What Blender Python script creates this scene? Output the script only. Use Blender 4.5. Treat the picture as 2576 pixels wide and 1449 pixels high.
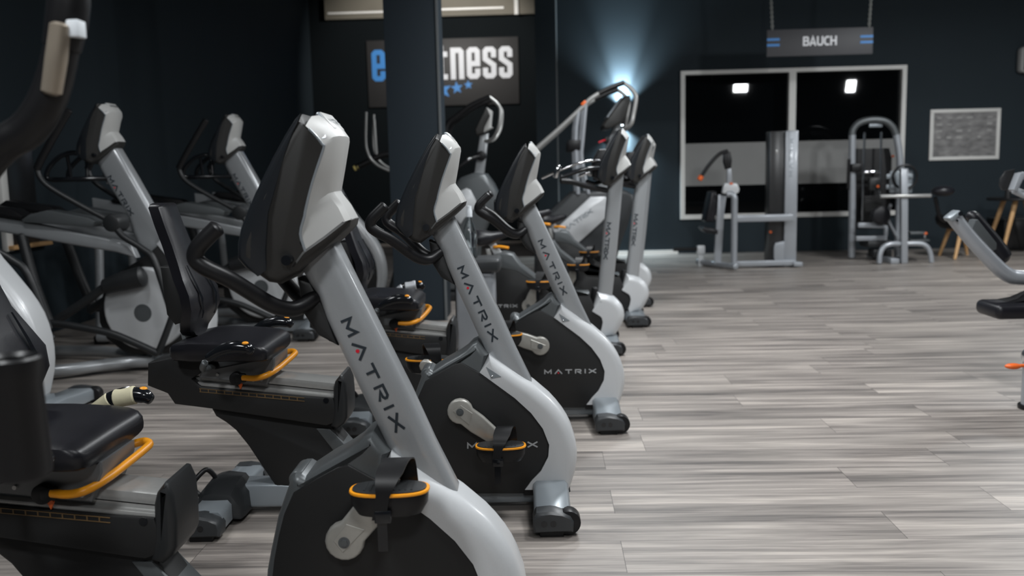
import bpy, bmesh, math, random
from mathutils import Vector, Matrix
random.seed(7)
for o in list(bpy.data.objects): bpy.data.objects.remove(o)
C = bpy.context.scene.collection
S = bpy.context.scene
PI = math.pi

# ------------------------------------------------------------------ camera
cam = bpy.data.cameras.new('camera')
cam.sensor_width = 36.0
cam.lens = 2250.0 / 2576.0 * 36.0
cam.clip_end = 80
cam.dof.use_dof = True
cam.dof.focus_distance = 2.45
cam.dof.aperture_fstop = 3.0
camo = bpy.data.objects.new('camera', cam); C.objects.link(camo)
rx = Vector((0.99910059, 0.03567688, -0.02291673))
dn = Vector((-0.0181419, -0.12883316, -0.99150032))
fw = Vector((-0.03832607, 0.99102431, -0.12807004))
camo.matrix_world = Matrix(((rx.x, -dn.x, -fw.x, 0), (rx.y, -dn.y, -fw.y, 0), (rx.z, -dn.z, -fw.z, 1.14), (0, 0, 0, 1)))
S.camera = camo
S.view_settings.view_transform = 'Standard'; S.view_settings.look = 'None'
S.view_settings.gamma = 1.0; S.view_settings.use_curve_mapping = False
S.view_settings.exposure = -0.62

# ------------------------------------------------------------------ world and large lights
w = bpy.data.worlds.new('world'); S.world = w; w.use_nodes = True
w.node_tree.nodes['Background'].inputs[0].default_value = (0.55, 0.75, 1.0, 1)
w.node_tree.nodes['Background'].inputs[1].default_value = 0.02

LAMPS = [  # x, y, z, size, watts; none in view, some only added to brighten
    (1.25, 3.30, 3.10, 0.40, 80), (0.75, 1.90, 3.10, 0.50, 62), (0.50, -1.50, 3.00, 0.50, 80),
    (0.95, 5.30, 3.10, 0.40, 105), (0.60, 7.40, 3.20, 0.40, 62), (-1.30, 0.20, 3.00, 0.40, 75),
    (-2.30, 3.40, 3.20, 0.40, 30), (5.00, 8.40, 3.20, 0.32, 150)]
FLOODS = [(4.275, 4.40, 2.875, 0.28, 80), (6.625, 4.40, 2.813, 0.18, 55)]   # tilted wall floodlights mirrored in the window
for i, (x, y, z, s, wt) in enumerate(LAMPS):
    l = bpy.data.lights.new('ceiling_lamp_light', 'AREA'); l.shape = 'SQUARE'; l.size = s; l.energy = wt
    l.color = (0.95, 0.98, 1.0)
    lo = bpy.data.objects.new('ceiling_lamp_light', l); C.objects.link(lo); lo.location = (x, y, z - 0.045)
for x, y, z, s, wt in FLOODS:
    l = bpy.data.lights.new('flood_lamp_light', 'AREA'); l.shape = 'RECTANGLE'; l.size = s; l.size_y = 0.24; l.energy = wt
    l.color = (0.95, 0.98, 1.0)
    lo = bpy.data.objects.new('flood_lamp_light', l); C.objects.link(lo); lo.location = (x, y + 0.06, z)
    lo.rotation_euler = (math.radians(70), 0, 0)

# ------------------------------------------------------------------ materials
def mat(name, col, rough=0.5, metal=0.0, coat=0.0, spec=0.5, noise=0.0, nscale=40, bump=0.0, bscale=300, emit=None, trans=0.0):
    m = bpy.data.materials.new(name); m.use_nodes = True
    nt = m.node_tree; b = nt.nodes['Principled BSDF']
    b.inputs['Base Color'].default_value = (*col, 1); b.inputs['Roughness'].default_value = rough
    b.inputs['Metallic'].default_value = metal; b.inputs['Coat Weight'].default_value = coat
    b.inputs['Coat Roughness'].default_value = 0.12
    b.inputs['Specular IOR Level'].default_value = spec; b.inputs['Transmission Weight'].default_value = trans
    if emit: b.inputs['Emission Color'].default_value = (*col, 1); b.inputs['Emission Strength'].default_value = emit
    tc = nt.nodes.new('ShaderNodeTexCoord')
    if noise:
        n = nt.nodes.new('ShaderNodeTexNoise'); n.inputs['Scale'].default_value = nscale; n.inputs['Detail'].default_value = 4
        r = nt.nodes.new('ShaderNodeMapRange'); r.inputs[3].default_value = 1 - noise; r.inputs[4].default_value = 1 + noise
        mx = nt.nodes.new('ShaderNodeVectorMath'); mx.operation = 'SCALE'; mx.inputs[0].default_value = col
        nt.links.new(tc.outputs['Object'], n.inputs['Vector']); nt.links.new(n.outputs['Fac'], r.inputs[0])
        nt.links.new(r.outputs[0], mx.inputs['Scale']); nt.links.new(mx.outputs[0], b.inputs['Base Color'])
    if bump:
        n2 = nt.nodes.new('ShaderNodeTexNoise'); n2.inputs['Scale'].default_value = bscale
        bp = nt.nodes.new('ShaderNodeBump'); bp.inputs['Strength'].default_value = bump; bp.inputs['Distance'].default_value = 0.002
        nt.links.new(tc.outputs['Object'], n2.inputs['Vector']); nt.links.new(n2.outputs['Fac'], bp.inputs['Height'])
        nt.links.new(bp.outputs[0], b.inputs['Normal'])
    return m

SILVER = mat('silver_paint', (0.37, 0.385, 0.40), 0.32, 0.35, 0.5, noise=0.05, nscale=260)
SHELL = mat('pale_silver_shell', (0.60, 0.615, 0.63), 0.34, 0.15, 0.25, noise=0.03, nscale=240)
WHITE = mat('white_plastic', (0.43, 0.43, 0.42), 0.42)
SHROUD = mat('graphite_plastic', (0.115, 0.125, 0.13), 0.38, 0.35, noise=0.06, nscale=200)
PANEL = mat('black_panel', (0.0105, 0.0108, 0.0112), 0.5, bump=0.08, bscale=600)
CONS = mat('charcoal_console', (0.021, 0.0205, 0.0195), 0.5, bump=0.05, bscale=700)
GLOSS = mat('gloss_black', (0.008, 0.009, 0.011), 0.14)
BEZEL = mat('bezel_black', (0.013, 0.0155, 0.019), 0.30)
RUBBER = mat('black_rubber', (0.0075, 0.0075, 0.0085), 0.40, spec=0.35)
VINYL = mat('black_vinyl', (0.0095, 0.0095, 0.0125), 0.36, spec=0.4, bump=0.1, bscale=260)
DARKP = mat('dark_plastic', (0.016, 0.0175, 0.019), 0.45)
CAP = mat('foot_cap_plastic', (0.035, 0.038, 0.041), 0.42)
FOOT = mat('grey_foot_paint', (0.27, 0.30, 0.325), 0.35, 0.3, 0.3)
ORANGE = mat('orange_paint', (0.86, 0.33, 0.012), 0.36)
ORED = mat('orange_red_plastic', (0.80, 0.14, 0.02), 0.4)
CRANK = mat('worn_crank_alloy', (0.40, 0.39, 0.36), 0.36, 0.35, noise=0.22, nscale=26)
ALU = mat('aluminium', (0.42, 0.42, 0.41), 0.33, 0.45, noise=0.08, nscale=90)
CHROME = mat('chrome', (0.75, 0.76, 0.78), 0.12, 1.0)
TEXTD = mat('dark_lettering', (0.018, 0.026, 0.034), 0.45)
TEXTL = mat('light_lettering', (0.42, 0.43, 0.44), 0.45)
RED = mat('red_dot', (0.65, 0.01, 0.03), 0.4)
TAPE = mat('masking_tape', (0.56, 0.52, 0.36), 0.8, noise=0.12, nscale=60)
WRAP = mat('silver_tape', (0.55, 0.57, 0.6), 0.4, 0.3, noise=0.2, nscale=50)
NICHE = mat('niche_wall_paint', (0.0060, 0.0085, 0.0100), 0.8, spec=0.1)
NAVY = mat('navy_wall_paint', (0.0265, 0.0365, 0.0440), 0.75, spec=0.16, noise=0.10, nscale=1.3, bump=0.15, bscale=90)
PILLARM = mat('pillar_paint', (0.023, 0.032, 0.041), 0.65, spec=0.2, bump=0.1, bscale=90)
STRIP = mat('duct_and_lit_edge_grey', (0.12, 0.13, 0.135), 0.5)
CEIL = mat('ceiling_dark', (0.012, 0.014, 0.016), 0.9)
BEIGE = mat('beige_soffit', (0.16, 0.146, 0.115), 0.7, noise=0.18, nscale=2.2)
FRAMEW = mat('white_frame', (0.82, 0.81, 0.78), 0.45)
SIGNB = mat('sign_board', (0.030, 0.029, 0.029), 0.6, noise=0.06, nscale=4)
SIGNB2 = mat('hanging_sign_board', (0.062, 0.062, 0.068), 0.55)
BLUE = mat('sign_blue', (0.055, 0.27, 0.68), 0.5)
SIGNW = mat('sign_white', (0.76, 0.78, 0.82), 0.5)
WOODL = mat('light_wood', (0.62, 0.37, 0.17), 0.45, noise=0.14, nscale=18)
FROST = mat('frosted_film', (0.26, 0.26, 0.255), 0.65, noise=0.10, nscale=3)
PANE = mat('night_glass', (0.0025, 0.003, 0.0035), 0.02)
CHAIN = mat('chain_metal', (0.35, 0.36, 0.34), 0.4, 0.6)
LAMPD = mat('lamp_diffuser', (1.0, 0.98, 0.95), 0.5, emit=6.0)
LEDM = mat('wall_lamp_lens', (0.75, 0.92, 1.0), 0.5, emit=25.0)
MACH = mat('machine_grey', (0.36, 0.38, 0.41), 0.34, 0.3, 0.3)
STEEL = mat('bracket_steel', (0.16, 0.165, 0.17), 0.4, 0.3)
AMBER = mat('scale_amber', (0.17, 0.105, 0.045), 0.5)
SMOKE = mat('smoked_panel', (0.02, 0.02, 0.021), 0.3)
STICK = mat('paper_sticker', (0.7, 0.74, 0.78), 0.6)
PULSE = mat('pulse_plate_metal', (0.42, 0.36, 0.29), 0.33, 0.6)
POSTER = None

def glassmat():
    m = bpy.data.materials.new('bottle_glass'); m.use_nodes = True
    b = m.node_tree.nodes['Principled BSDF']
    b.inputs['Base Color'].default_value = (0.92, 0.96, 0.97, 1); b.inputs['Roughness'].default_value = 0.03
    b.inputs['Transmission Weight'].default_value = 1.0; b.inputs['IOR'].default_value = 1.45
    return m
GLASS = glassmat()

def postermat():
    m = bpy.data.materials.new('poster_print'); m.use_nodes = True; nt = m.node_tree; b = nt.nodes['Principled BSDF']
    tc = nt.nodes.new('ShaderNodeTexCoord'); n = nt.nodes.new('ShaderNodeTexNoise'); n.inputs['Scale'].default_value = 7
    n.inputs['Detail'].default_value = 3
    mp = nt.nodes.new('ShaderNodeMapping'); mp.inputs['Scale'].default_value = (1, 1, 2.2)
    r = nt.nodes.new('ShaderNodeValToRGB')
    r.color_ramp.elements[0].position = 0.3; r.color_ramp.elements[0].color = (0.16, 0.157, 0.157, 1)
    r.color_ramp.elements[1].position = 0.72; r.color_ramp.elements[1].color = (0.36, 0.35, 0.345, 1)
    nt.links.new(tc.outputs['Object'], mp.inputs[0]); nt.links.new(mp.outputs[0], n.inputs['Vector'])
    nt.links.new(n.outputs['Fac'], r.inputs[0]); nt.links.new(r.outputs[0], b.inputs['Base Color'])
    b.inputs['Roughness'].default_value = 0.35
    return m
POSTER = postermat()

def floormat():
    m = bpy.data.materials.new('grey_oak_planks'); m.use_nodes = True; nt = m.node_tree; L = nt.links
    b = nt.nodes['Principled BSDF']
    def N(t, **k):
        n = nt.nodes.new(t)
        for a, v in k.items(): setattr(n, a, v)
        return n
    def MA(op, a, bb=None, c=None):
        n = N('ShaderNodeMath', operation=op)
        for i, v in enumerate((a, bb, c)):
            if v is None: continue
            if isinstance(v, (int, float)): n.inputs[i].default_value = v
            else: L.new(v, n.inputs[i])
        return n.outputs[0]
    tc = N('ShaderNodeTexCoord'); sp = N('ShaderNodeSeparateXYZ'); L.new(tc.outputs['Object'], sp.inputs[0])
    x, y = sp.outputs[0], sp.outputs[1]
    PW, PL = 0.2235, 1.30
    ry = MA('DIVIDE', MA('SUBTRACT', y, 2.436), PW)
    row = MA('FLOOR', ry); fy = MA('FRACT', ry)
    par = MA('FLOORED_MODULO', row, 2.0)
    wn0 = N('ShaderNodeTexWhiteNoise', noise_dimensions='1D'); L.new(row, wn0.inputs['W'])
    off = MA('ADD', MA('ADD', MA('MULTIPLY', par, 0.877), 0.216), MA('MULTIPLY', MA('SUBTRACT', wn0.outputs['Value'], 0.5), 0.0))
    near = MA('GREATER_THAN', row, 4.5)
    off2 = MA('ADD', off, MA('MULTIPLY', MA('MULTIPLY', near, wn0.outputs['Value']), 1.1))
    rxx = MA('DIVIDE', MA('SUBTRACT', x, off2), PL)
    colm = MA('FLOOR', rxx); fx = MA('FRACT', rxx)
    cid = N('ShaderNodeCombineXYZ'); L.new(row, cid.inputs[0]); L.new(colm, cid.inputs[1])
    wn = N('ShaderNodeTexWhiteNoise', noise_dimensions='3D'); L.new(cid.outputs[0], wn.inputs['Vector'])
    # streaky grain, shifted per plank
    def grain(sx, sy, det, shift, dist=0.0):
        v = N('ShaderNodeCombineXYZ')
        L.new(MA('ADD', MA('MULTIPLY', x, sx), MA('MULTIPLY', wn.outputs['Value'], shift)), v.inputs[0])
        L.new(MA('ADD', MA('MULTIPLY', y, sy), MA('MULTIPLY', wn.outputs['Value'], shift * 1.7)), v.inputs[1])
        n = N('ShaderNodeTexNoise'); n.inputs['Scale'].default_value = 1.0; n.inputs['Detail'].default_value = det
        n.inputs['Roughness'].default_value = 0.6; n.inputs['Distortion'].default_value = dist
        L.new(v.outputs[0], n.inputs['Vector']); return n.outputs['Fac']
    g1 = grain(0.9, 17.0, 6, 37.0, 0.35)
    g2 = grain(2.4, 85.0, 6, 91.0)
    g3 = grain(0.7, 7.5, 4, 13.0, 0.7)
    t = MA('ADD', MA('MULTIPLY', MA('SUBTRACT', g1, 0.5), 1.75), MA('MULTIPLY', MA('SUBTRACT', g2, 0.5), 0.75))
    t = MA('ADD', t, MA('MULTIPLY', MA('SUBTRACT', g3, 0.5), 1.25))
    t = MA('ADD', t, MA('MULTIPLY', MA('SUBTRACT', wn.outputs['Value'], 0.5), 0.20))
    t = MA('ADD', t, 0.5)
    r = N('ShaderNodeValToRGB'); L.new(t, r.inputs[0])
    e = r.color_ramp.elements
    e[0].position = 0.05; e[0].color = (0.092, 0.083, 0.077, 1)
    e[1].position = 0.95; e[1].color = (0.50, 0.447, 0.402, 1)
    q = e.new(0.38); q.color = (0.215, 0.192, 0.175, 1)
    q = e.new(0.62); q.color = (0.312, 0.280, 0.254, 1)
    ey = MA('MINIMUM', fy, MA('SUBTRACT', 1.0, fy)); ex = MA('MINIMUM', fx, MA('SUBTRACT', 1.0, fx))
    ly = MA('LESS_THAN', ey, 0.006); lx = MA('LESS_THAN', ex, 0.0011)
    seam = MA('MAXIMUM', ly, lx)
    k = MA('SUBTRACT', 1.0, MA('MULTIPLY', seam, 0.5))
    mx = N('ShaderNodeVectorMath', operation='SCALE'); L.new(r.outputs[0], mx.inputs[0]); L.new(k, mx.inputs['Scale'])
    L.new(mx.outputs[0], b.inputs['Base Color'])
    L.new(MA('ADD', MA('MULTIPLY', g2, 0.16), 0.36), b.inputs['Roughness'])
    bp = N('ShaderNodeBump'); bp.inputs['Strength'].default_value = 0.12; bp.inputs['Distance'].default_value = 0.002
    L.new(MA('SUBTRACT', g2, MA('MULTIPLY', seam, 2.0)), bp.inputs['Height']); L.new(bp.outputs[0], b.inputs['Normal'])
    return m
FLOORM = floormat()

# ------------------------------------------------------------------ mesh helpers
def catmull(pts, n=6, closed=False):
    P = [Vector(p) for p in pts]
    if len(P) < 3: return P
    out = []
    m = len(P)
    rng = range(m if closed else m - 1)
    for i in rng:
        p1, p2 = P[i], P[(i + 1) % m]
        p0 = P[i - 1] if (i > 0 or closed) else p1 * 2 - p2
        p3 = P[(i + 2) % m] if (i + 2 < m or closed) else p2 * 2 - p1
        for j in range(n):
            t = j / n
            out.append(0.5 * ((2 * p1) + (p2 - p0) * t + (2 * p0 - 5 * p1 + 4 * p2 - p3) * t * t + (3 * p1 - p0 - 3 * p2 + p3) * t ** 3))
    if not closed: out.append(P[-1])
    return out

class MB:
    def __init__(self): self.bm = bmesh.new()
    def _face(self, vs):
        try: return self.bm.faces.new(vs)
        except ValueError: return None
    def rings(self, rings, cap0=True, cap1=True, closed=True):
        R = [[self.bm.verts.new(p) for p in r] for r in rings]
        n = len(R[0])
        for a, b in zip(R[:-1], R[1:]):
            for i in range(n if closed else n - 1):
                j = (i + 1) % n
                self._face((a[i], a[j], b[j], b[i]))
        if cap0: self._face(R[0][::-1])
        if cap1: self._face(R[-1])
        return self
    def slab(self, pts, hw=0.05, r=0.0, rf=None, seg=4, yc=0.0, ry=None, smooth=0):
        """outline in x,z (optional third value: own half width), extruded along y, outer edges rounded by r"""
        P = [(p[0], p[1], p[2] if len(p) > 2 else hw) for p in pts]
        A = sum(P[i][0] * P[(i + 1) % len(P)][1] - P[(i + 1) % len(P)][0] * P[i][1] for i in range(len(P)))
        idx = list(range(len(P)))
        flags = [rf.get(i, 0.0) for i in idx] if isinstance(rf, dict) else [1.0 if (rf is None or i in rf) else 0.0 for i in idx]
        if A < 0: P = P[::-1]; flags = flags[::-1]
        n = len(P); nor = []
        for i in range(n):
            a, b, c = P[i - 1], P[i], P[(i + 1) % n]
            e1 = Vector((b[0] - a[0], b[1] - a[1])); e2 = Vector((c[0] - b[0], c[1] - b[1]))
            if e1.length < 1e-7: e1 = e2
            if e2.length < 1e-7: e2 = e1
            e1.normalize(); e2.normalize()
            n1 = Vector((-e1.y, e1.x)); n2 = Vector((-e2.y, e2.x)); m = n1 + n2
            if m.length < 1e-5: m = n1.copy()
            m.normalize(); k = 1.0 / max(0.55, m.dot(n1)); nor.append(m * k)
        ry = r if ry is None else ry
        lay = []
        if r > 0:
            for s in range(seg + 1):
                a = PI / 2 * s / seg
                lay.append((ry * (1 - math.sin(PI / 2 - a)), r * (1 - math.cos(PI / 2 - a))))
        else: lay = [(0, 0)]
        rings = []
        for dy, ins in lay:
            rings.append([(P[i][0] + nor[i].x * ins * flags[i], yc - P[i][2] + dy, P[i][1] + nor[i].y * ins * flags[i]) for i in range(n)])
        for dy, ins in reversed(lay):
            rings.append([(P[i][0] + nor[i].x * ins * flags[i], yc + P[i][2] - dy, P[i][1] + nor[i].y * ins * flags[i]) for i in range(n)])
        return self.rings(rings)
    def tube(self, pts, r, seg=12, n=5, flat=1.0, caps=True):
        pts0 = [Vector(p) for p in pts]
        if n > 1 and len(pts0) > 2: P = catmull(pts0, n)
        else: P = pts0
        m = len(P)
        if isinstance(r, (list, tuple)):
            rr = []
            for i in range(m):
                t = i / (m - 1) * (len(r) - 1); a = min(int(t), len(r) - 2); rr.append(r[a] + (r[a + 1] - r[a]) * (t - a))
        else: rr = [r] * m
        T = [(P[min(i + 1, m - 1)] - P[max(i - 1, 0)]).normalized() for i in range(m)]
        u = T[0].orthogonal().normalized()
        if abs(T[0].z) < 0.95: u = (Vector((0, 0, 1)) - T[0] * T[0].z).normalized()
        rings = []
        for i in range(m):
            u = (u - T[i] * u.dot(T[i])).normalized(); v = T[i].cross(u)
            def ring(c, rad): return [c + (u * math.cos(2 * PI * k / seg) * flat + v * math.sin(2 * PI * k / seg)) * rad for k in range(seg)]
            if caps and i == 0:
                rings.append(ring(P[0] - T[0] * rr[0] * 0.30, rr[0] * 0.55)); rings.append(ring(P[0] - T[0] * rr[0] * 0.12, rr[0] * 0.88))
            rings.append(ring(P[i], rr[i]))
            if caps and i == m - 1:
                rings.append(ring(P[i] + T[i] * rr[i] * 0.12, rr[i] * 0.88)); rings.append(ring(P[i] + T[i] * rr[i] * 0.30, rr[i] * 0.55))
        return self.rings(rings)
    def box(self, c, s, bev=0.0, rot=None, seg=2):
        r = bmesh.ops.create_cube(self.bm, size=1.0)
        vs = r['verts']
        bmesh.ops.scale(self.bm, vec=s, verts=vs)
        if bev > 0:
            es = list({e for v in vs for e in v.link_edges})
            rb = bmesh.ops.bevel(self.bm, geom=es, offset=bev, segments=seg, affect='EDGES', profile=0.5)
            vs = list({v for f in rb['faces'] for v in f.verts} | {v for v in vs if v.is_valid})
        M = Matrix.Translation(c) @ (rot.to_4x4() if rot else Matrix.Identity(4))
        bmesh.ops.transform(self.bm, matrix=M, verts=vs)
        return self
    def cyl(self, p0, p1, r0, r1=None, seg=24, bev=0.0):
        p0, p1 = Vector(p0), Vector(p1); r1 = r0 if r1 is None else r1
        T = (p1 - p0).normalized(); u = T.orthogonal().normalized(); v = T.cross(u)
        def ring(c, rad): return [c + (u * math.cos(2 * PI * k / seg) + v * math.sin(2 * PI * k / seg)) * rad for k in range(seg)]
        rs = []
        if bev > 0: rs.append(ring(p0, r0 - bev)); rs.append(ring(p0 + T * bev * 0.3, r0 - bev * 0.3)); rs.append(ring(p0 + T * bev, r0))
        else: rs.append(ring(p0, r0))
        if bev > 0: rs.append(ring(p1 - T * bev, r1)); rs.append(ring(p1 - T * bev * 0.3, r1 - bev * 0.3)); rs.append(ring(p1, r1 - bev))
        else: rs.append(ring(p1, r1))
        return self.rings(rs)
    def lathe(self, prof, c=(0, 0, 0), seg=28):
        c = Vector(c)
        rs = [[c + Vector((math.cos(2 * PI * k / seg) * r, math.sin(2 * PI * k / seg) * r, z)) for k in range(seg)] for r, z in prof]
        return self.rings(rs)
    def sphere(self, c, r, sc=(1, 1, 1)):
        rr = bmesh.ops.create_uvsphere(self.bm, u_segments=18, v_segments=12, radius=r)
        bmesh.ops.scale(self.bm, vec=sc, verts=rr['verts']); bmesh.ops.translate(self.bm, vec=c, verts=rr['verts'])
        return self
    def strokes(self, polys, o, u, v, h, th, lift=0.0012):
        """flat ribbons for lettering; polys in units of the letter height"""
        o, u, v = Vector(o), Vector(u).normalized(), Vector(v).normalized(); nrm = u.cross(v)
        for pl in polys:
            P = [Vector(p) for p in pl]; m = len(P); L = []; Rr = []
            for i in range(m):
                d1 = (P[i] - P[i - 1]).normalized() if i > 0 else (P[1] - P[0]).normalized()
                d2 = (P[i + 1] - P[i]).normalized() if i < m - 1 else d1
                n1 = Vector((-d1.y, d1.x)); n2 = Vector((-d2.y, d2.x)); mm = (n1 + n2)
                if mm.length < 1e-4: mm = n1
                mm.normalize(); k = th / 2 / max(0.45, mm.dot(n1))
                L.append(P[i] + mm * k); Rr.append(P[i] - mm * k)
            W = lambda q: o + u * (q.x * h) + v * (q.y * h) + nrm * lift
            a = [self.bm.verts.new(W(q)) for q in L]; b = [self.bm.verts.new(W(q)) for q in Rr]
            for i in range(m - 1): self._face((a[i], b[i], b[i + 1], a[i + 1]))
        return self
    def build(self, name, m, parent=None, off=(0, 0, 0), ang=38, rec=True):
        if rec: bmesh.ops.recalc_face_normals(self.bm, faces=self.bm.faces)
        if any(off): bmesh.ops.translate(self.bm, vec=Vector((-off[0], -off[1], -off[2])), verts=self.bm.verts)
        me = bpy.data.meshes.new(name); self.bm.to_mesh(me); self.bm.free()
        me.materials.append(m); me.shade_smooth(); me.set_sharp_from_angle(angle=math.radians(ang))
        o = bpy.data.objects.new(name, me); C.objects.link(o)
        if parent is not None: o.parent = parent
        return o

def tag(o, label, cat, group=None):
    o['label'] = label; o['category'] = cat
    if group: o['group'] = group
    return o
def thing(name, label, cat, loc=(0, 0, 0), rz=0.0, group=None):
    o = bpy.data.objects.new(name, None); C.objects.link(o); o.location = loc; o.rotation_euler = (0, 0, rz)
    o.empty_display_size = 0.2
    return tag(o, label, cat, group)
def struct(o): o['kind'] = 'structure'; return o
def kids(o): return [c for c in bpy.data.objects if c.parent == o]
def dup(root, loc, rz, label):
    def rec(o, parent):
        c = o.copy(); C.objects.link(c)
        if parent is not None: c.parent = parent
        for ch in kids_map.get(o.name, []): rec(ch, c)
        return c
    kids_map = {}
    for o in list(bpy.data.objects):
        if o.parent: kids_map.setdefault(o.parent.name, []).append(o)
    r = rec(root, None); r.location = loc; r.rotation_euler = (0, 0, rz); r['label'] = label
    return r

# ------------------------------------------------------------------ lettering
GM = {'M': (1.62, [[(0.10, 0), (0.13, 0.9), (0.81, 0.28), (1.49, 0.9), (1.52, 0)]]),
      'A': (1.72, [[(0.05, 0), (0.86, 0.9), (1.67, 0)]]),
      'T': (1.5, [[(0.0, 0.88), (1.5, 0.88)], [(0.75, 0.88), (0.75, 0)]]),
      'R': (1.45, [[(0.12, 0), (0.12, 0.88), (1.1, 0.88), (1.3, 0.72), (1.3, 0.56), (1.1, 0.42), (0.55, 0.42), (1.38, 0.0)]]),
      'I': (0.3, [[(0.15, 0), (0.15, 1)]]),
      'X': (1.6, [[(0.0, 0.06), (1.6, 0.94)], [(0.0, 0.94), (1.6, 0.06)]])}
GB = {'B': (0.66, [[(0.1, 0), (0.1, 1)], [(0.1, 0.91), (0.5, 0.91), (0.56, 0.8), (0.56, 0.64), (0.48, 0.53), (0.1, 0.53)], [(0.48, 0.53), (0.6, 0.42), (0.6, 0.2), (0.5, 0.09), (0.1, 0.09)]]),
      'A': (0.76, [[(0.08, 0), (0.38, 0.94), (0.68, 0)], [(0.2, 0.28), (0.56, 0.28)]]),
      'U': (0.72, [[(0.1, 1), (0.1, 0.25), (0.22, 0.09), (0.5, 0.09), (0.62, 0.25), (0.62, 1)]]),
      'C': (0.64, [[(0.6, 0.9), (0.28, 0.91), (0.1, 0.72), (0.1, 0.28), (0.28, 0.09), (0.6, 0.1)]]),
      'H': (0.72, [[(0.1, 0), (0.1, 1)], [(0.62, 0), (0.62, 1)], [(0.1, 0.5), (0.62, 0.5)]])}
GF = {'e': (0.42, [[(0.085, 0.48), (0.42, 0.48)], [(0.34, 0.40), (0.34, 0.86), (0.29, 0.915), (0.135, 0.915), (0.085, 0.86), (0.085, 0.14), (0.135, 0.085), (0.29, 0.085), (0.34, 0.14), (0.34, 0.32)]]),
      'n': (0.42, [[(0.085, 0), (0.085, 1)], [(0.085, 0.915), (0.29, 0.915), (0.34, 0.86), (0.34, 0)]]),
      's': (0.42, [[(0.34, 0.66), (0.34, 0.86), (0.29, 0.915), (0.135, 0.915), (0.085, 0.86), (0.085, 0.62), (0.34, 0.42), (0.34, 0.14), (0.29, 0.085), (0.135, 0.085), (0.085, 0.14), (0.085, 0.34)]]),
      't': (0.33, [[(0.12, 1.08), (0.12, 0.14), (0.17, 0.085), (0.32, 0.085)], [(0.0, 0.80), (0.32, 0.80)]]),
      'a': (0.42, [[(0.085, 0.7), (0.085, 0.86), (0.135, 0.915), (0.29, 0.915), (0.34, 0.86), (0.34, 0)], [(0.34, 0.5), (0.085, 0.5), (0.085, 0.085), (0.34, 0.085)]]),
      'y': (0.42, [[(0.085, 1), (0.085, 0.3), (0.34, 0.3)], [(0.34, 1), (0.34, -0.1), (0.085, -0.1)]]),
      'f': (0.32, [[(0.12, 0), (0.12, 0.86), (0.17, 0.915), (0.32, 0.915)], [(0.0, 0.62), (0.3, 0.62)]]),
      'i': (0.18, [[(0.09, 0), (0.09, 0.76)], [(0.09, 0.86), (0.09, 1.02)]])}
def word(mb, s, G, o, u, v, h, th, gap, sx=1.0, lift=0.0012):
    x = 0.0
    for ch in s:
        wd, pl = G[ch]
        for k, p in enumerate(pl): mb.strokes([[((x + px) * sx, py) for px, py in p]], o, u, v, h, th, lift + 0.0004 * k)
        x += wd + gap
    return x - gap
def brand(name, o, u, v, length, h, m, parent, dot=True, th=0.24):
    mb = MB(); tot = sum(GM[c][0] for c in 'MATRIX'); gap = (length / h - tot) / 5
    word(mb, 'MATRIX', GM, o, u, v, h, th, gap)
    t = mb.build(name, m, parent, rec=False)
    if dot:
        uu, vv = Vector(u).normalized(), Vector(v).normalized(); c = Vector(o) + uu * h * (1.62 + gap + 0.84) + vv * h * 0.2
        n = uu.cross(vv)
        MB().rings([[c + n * 0.0014 + (uu * math.cos(2 * PI * k / 14) + vv * math.sin(2 * PI * k / 14)) * h * 0.17 for k in range(14)]], cap0=False).build('red_dot', RED, t, rec=False)
    return t

# ------------------------------------------------------------------ room shell
def rect_struct(name, c, s, m, bev=0.0): return struct(MB().box(c, s, bev).build(name, m))
rect_struct('floor', (1.0, 5.0, -0.05), (13.6, 22.4, 0.1), FLOORM)
rect_struct('ceiling', (1.0, 5.0, 4.05), (13.6, 22.4, 0.1), CEIL)
rect_struct('wall_left', (-3.90, 7.0, 2.0), (0.2, 16.6, 4.0), NAVY)
rect_struct('wall_right', (7.75, 5.0, 2.0), (0.2, 22.4, 4.0), NAVY)
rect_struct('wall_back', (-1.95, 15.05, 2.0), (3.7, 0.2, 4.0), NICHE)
# front part of the back wall, with the window opening
bm_ = MB()
WX0, WX1, WZ0, WZ1, WY = 1.82, 4.752, 0.462, 2.412, 12.15
bm_.box((( -0.09 + WX0) / 2, WY + 0.1, 2.0), (WX0 + 0.09, 0.2, 4.0)); bm_.box(((WX1 + 7.65) / 2, WY + 0.1, 2.0), (7.65 - WX1, 0.2, 4.0))
bm_.box(((WX0 + WX1) / 2, WY + 0.1, WZ0 / 2), (WX1 - WX0, 0.2, WZ0)); bm_.box(((WX0 + WX1) / 2, WY + 0.1, (WZ1 + 4) / 2), (WX1 - WX0, 0.2, 4 - WZ1))
bm_.box((-0.0, WY + 1.4, 2.0), (0.18, 2.6, 4.0))
struct(bm_.build('wall_front', NAVY))
rect_struct('trim_1', (0.045, WY - 0.03, 2.0), (0.27, 0.06, 4.0), NAVY)
struct(MB().cyl((0.185, WY - 0.02, 0.0), (0.185, WY - 0.02, 4.0), 0.014).build('trim_2', STRIP))
# skirting
struct(MB().box((0.99, WY - 0.008, 0.025), (1.60, 0.016, 0.05)).build('baseboard_back', FRAMEW))
# beige soffit over the sign niche
t_ = MB().box((-1.79, 14.875, 3.83), (3.42, 0.15, 0.34)).build('trim_3', BEIGE); struct(t_)
MB().box((-2.75, 14.79, 3.755), (1.4, 0.02, 0.03)).box((-1.15, 14.79, 3.765), (1.1, 0.02, 0.03)).box((-0.40, 14.78, 3.83), (0.06, 0.05, 0.36)).build('edge_strip', FRAMEW, t_)
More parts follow.
